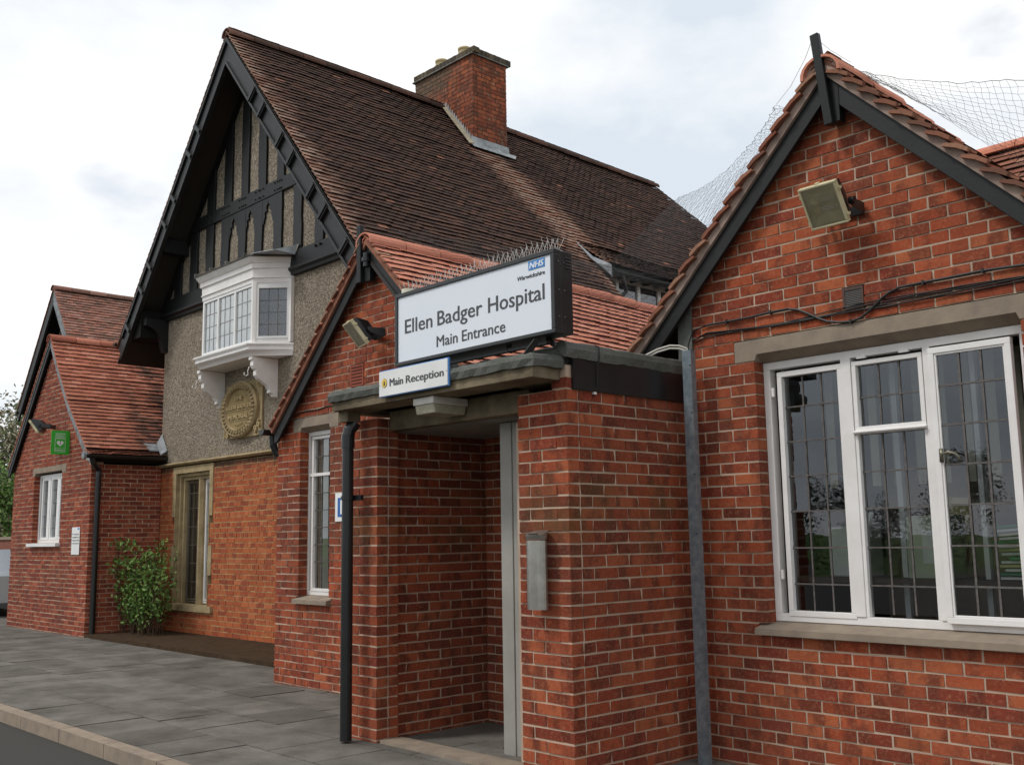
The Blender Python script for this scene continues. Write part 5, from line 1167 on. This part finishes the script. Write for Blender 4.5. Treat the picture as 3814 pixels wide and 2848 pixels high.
# ================================================================== vegetation, far things
def leaves(n, fn, size, seed):
    rnd = random.Random(seed); mb = MB()
    for _ in range(n):
        c_ = fn(rnd)
        a = Vector([rnd.gauss(0, 1) for _ in range(3)]).normalized(); b = a.cross(Vector([rnd.gauss(0, 1) for _ in range(3)])).normalized(); s_ = size * rnd.uniform(.6, 1.3)
        mb.add([c_ - a * s_, c_ + b * s_ * .5, c_ + a * s_, c_ - b * s_ * .5], [(0, 1, 2, 3)])
    return mb
def tree(name, label, loc, h, rad, leafmat, n, size, seed, group=None, limbs=14, cone=False):
    rnd = random.Random(seed); x, y = loc; T = thing(name, label, 'tree', (x, y, 0), group=group); mb = MB()
    mb.tube([(x, y, 0), (x + .1, y, h * .3), (x - .1, y + .1, h * .6), (x, y, h * .95)], h * .022, 10, r2=.02); tips = []
    for i in range(limbs):
        z0 = h * rnd.uniform(.15, .85); a = rnd.uniform(0, 2 * pi); l = rad * ((1 - z0 / h) * 1.2 if cone else rnd.uniform(.6, 1) * (1 - .55 * abs(z0 / h - .45)))
        p0 = Vector((x, y, z0)); p1 = p0 + Vector((cos(a) * l * .5, sin(a) * l * .5, l * (.0 if cone else .45))); p2 = p0 + Vector((cos(a) * l, sin(a) * l, -.2 * l if cone else l * rnd.uniform(.6, 1.2)))
        mb.tube([p0, p1, p2], .045, 6, r2=.01)
        for k in range(6):
            q = p1.lerp(p2, k / 5); e_ = q + Vector([rnd.uniform(-.5, .5) * l * .5 for _ in range(3)]) + Vector((0, 0, 0 if cone else .2)); mb.tube([q, e_], .012, 4, r2=.004); tips += [q, e_, q.lerp(e_, .6)]
    part('trunk', mb, BARK, T)
    def fn(r_):
        t_ = tips[r_.randrange(len(tips))]; g = .16 * rad
        return t_ + Vector((r_.gauss(0, g), r_.gauss(0, g), r_.gauss(0, g)))
    part('crown', leaves(n, fn, size, seed + 1), leafmat, T, kind='stuff'); return T
tree('blossoming_tree', 'loose spring tree with pale young leaves at the far left edge', (-43.5, 13.0), 6.1, 3.0, LEAF1, 9000, .10, 11, limbs=26)
tree('leafy_tree', 'darker green bushy tree low behind the left corner', (-36.5, 11.6), 3.6, 1.9, LEAF2, 7000, .07, 21, limbs=22)
for i, (x_, y_, h_) in enumerate(((-30, -34, 4.6), (-25, -36, 3.9), (-19, -34, 5.2), (-13, -35, 4.0), (-37, -33, 5.4), (-7, -37, 4.4))):
    tree('conifer', ['tallest', 'second', 'third', 'fourth', 'fifth', 'sixth'][i] + ' dark conifer across the road behind the camera, seen only in window reflections', (x_, y_), h_, 2.6, LEAF3, 9000, .06, 40 + i, 'conifers across the road', limbs=18, cone=True)
SH = thing('shrub', 'green leafy shrub growing below the stone mullioned window', 'shrub', (-16.6, 7.3, .15))
st_ = MB(); tips = []; rnd = random.Random(5)
for i in range(60):
    a = rnd.uniform(0, 2 * pi); b = Vector((-16.5 + rnd.uniform(-.5, .5), 7.25 + rnd.uniform(-.15, .15), .15)); e_ = b + Vector((cos(a) * rnd.uniform(.1, .5), sin(a) * .2, rnd.uniform(.6, 1.47))); st_.tube([b, b.lerp(e_, .5) + Vector((0, 0, .05)), e_], .008, 5, r2=.003); tips += [b.lerp(e_, k / 6) for k in range(2, 7)]
part('stem', st_, BARK, SH, kind='stuff'); part('foliage', leaves(3200, lambda r_: tips[r_.randrange(len(tips))] + Vector((r_.gauss(0, .07), r_.gauss(0, .06), r_.gauss(0, .05))), .035, 9), LEAF2, SH, kind='stuff')
DH = thing('distant_house', 'distant house with grey slate roof behind the spring tree', 'house', (-60, 19, 0))
part('wall', MB().box(-66, -55, 17.5, 25, 0, 4.0), simple('far_brick', '9a5a44', '84493a', 3, .9), DH); part('roof', MB().prism([(-66.3, 17.2, 3.95), (-66.3, 21.2, 6.4), (-66.3, 25.3, 3.95)], (11.6, 0, 0)), simple('slate', '6a6c70', '55575b', 2, .7), DH)
for x_ in (-64, -61, -58): part('window', MB().box(x_, x_ + 1.1, 17.44, 17.5, 2.0, 3.3), WHT, DH)
part('chimney', MB().box(-60.5, -59.8, 20.8, 21.6, 5.8, 7.3), simple('far_brick_b', '8f5542', None), DH)
BW = thing('boundary_wall', 'low brick boundary wall with grey coping beyond the car park', 'wall', (-40, 12, 0)); part('body', MB().box(-44, -30, 10.4, 10.65, 0, 1.75), simple('wall_brick', '8a5443', '744638', 5, .9), BW); part('coping', MB().box(-44.05, -29.95, 10.35, 10.7, 1.751, 1.84), CON, BW)
# parked car
CR = thing('parked_car', 'pale silver car parked beyond the left wing', 'car', (-25.5, 7.4, 0), (0, 0, radians(0)))
CARP = simple('car_paint_silver', 'b4bcc4', None, rough=.28, spec=.6, metal=.5)
pf = [(-2.0, .32), (-2.05, .62), (-1.95, .86), (-1.15, .98), (-.55, 1.44), (.95, 1.50), (1.75, 1.05), (2.0, .95), (2.05, .40), (1.9, .28)]
cb_ = MB(); n = len(pf); vs = []
for s_, sc_ in ((-.84, .9), (-.86, 1), (.86, 1), (.84, .9)):
    for a, b in pf: vs.append((-25.5 + a * (1 if abs(s_) > .85 else .985), 7.4 + s_ * (1 if b < 1.0 else .80), b))
cb_.add(vs, [(i * n + k, i * n + (k + 1) % n, (i + 1) * n + (k + 1) % n, (i + 1) * n + k) for i in range(3) for k in range(n)] + [tuple(range(n)), tuple(range(4 * n - 1, 3 * n - 1, -1))]); part('body', cb_, CARP, CR)
for s_ in (-1, 1):
    part('side_window', MB().prism([(-25.5 - 1.0, 7.4 + s_ * .80, 1.02), (-25.5 - .5, 7.4 + s_ * .715, 1.38), (-25.5 + .9, 7.4 + s_ * .715, 1.42), (-25.5 + 1.5, 7.4 + s_ * .80, 1.05)], (0, s_ * .03, 0)), BLKP, CR)
    for dx in (-1.3, 1.3):
        w_ = part('wheel', MB().tube([(-25.5 + dx, 7.4 + s_ * .70, .31), (-25.5 + dx, 7.4 + s_ * .88, .31)], .31, 20), CABB, CR); part('rim', MB().tube([(-25.5 + dx, 7.4 + s_ * .87, .31), (-25.5 + dx, 7.4 + s_ * .89, .31)], .19, 14), GALV, w_)
    part('headlight', MB().box(-27.53, -27.44, 7.4 + s_ * .6 - .14, 7.4 + s_ * .6 + .14, .66, .78), WHTB, CR)
for o in bpy.data.objects:
    if 'off' in o: del o['off']
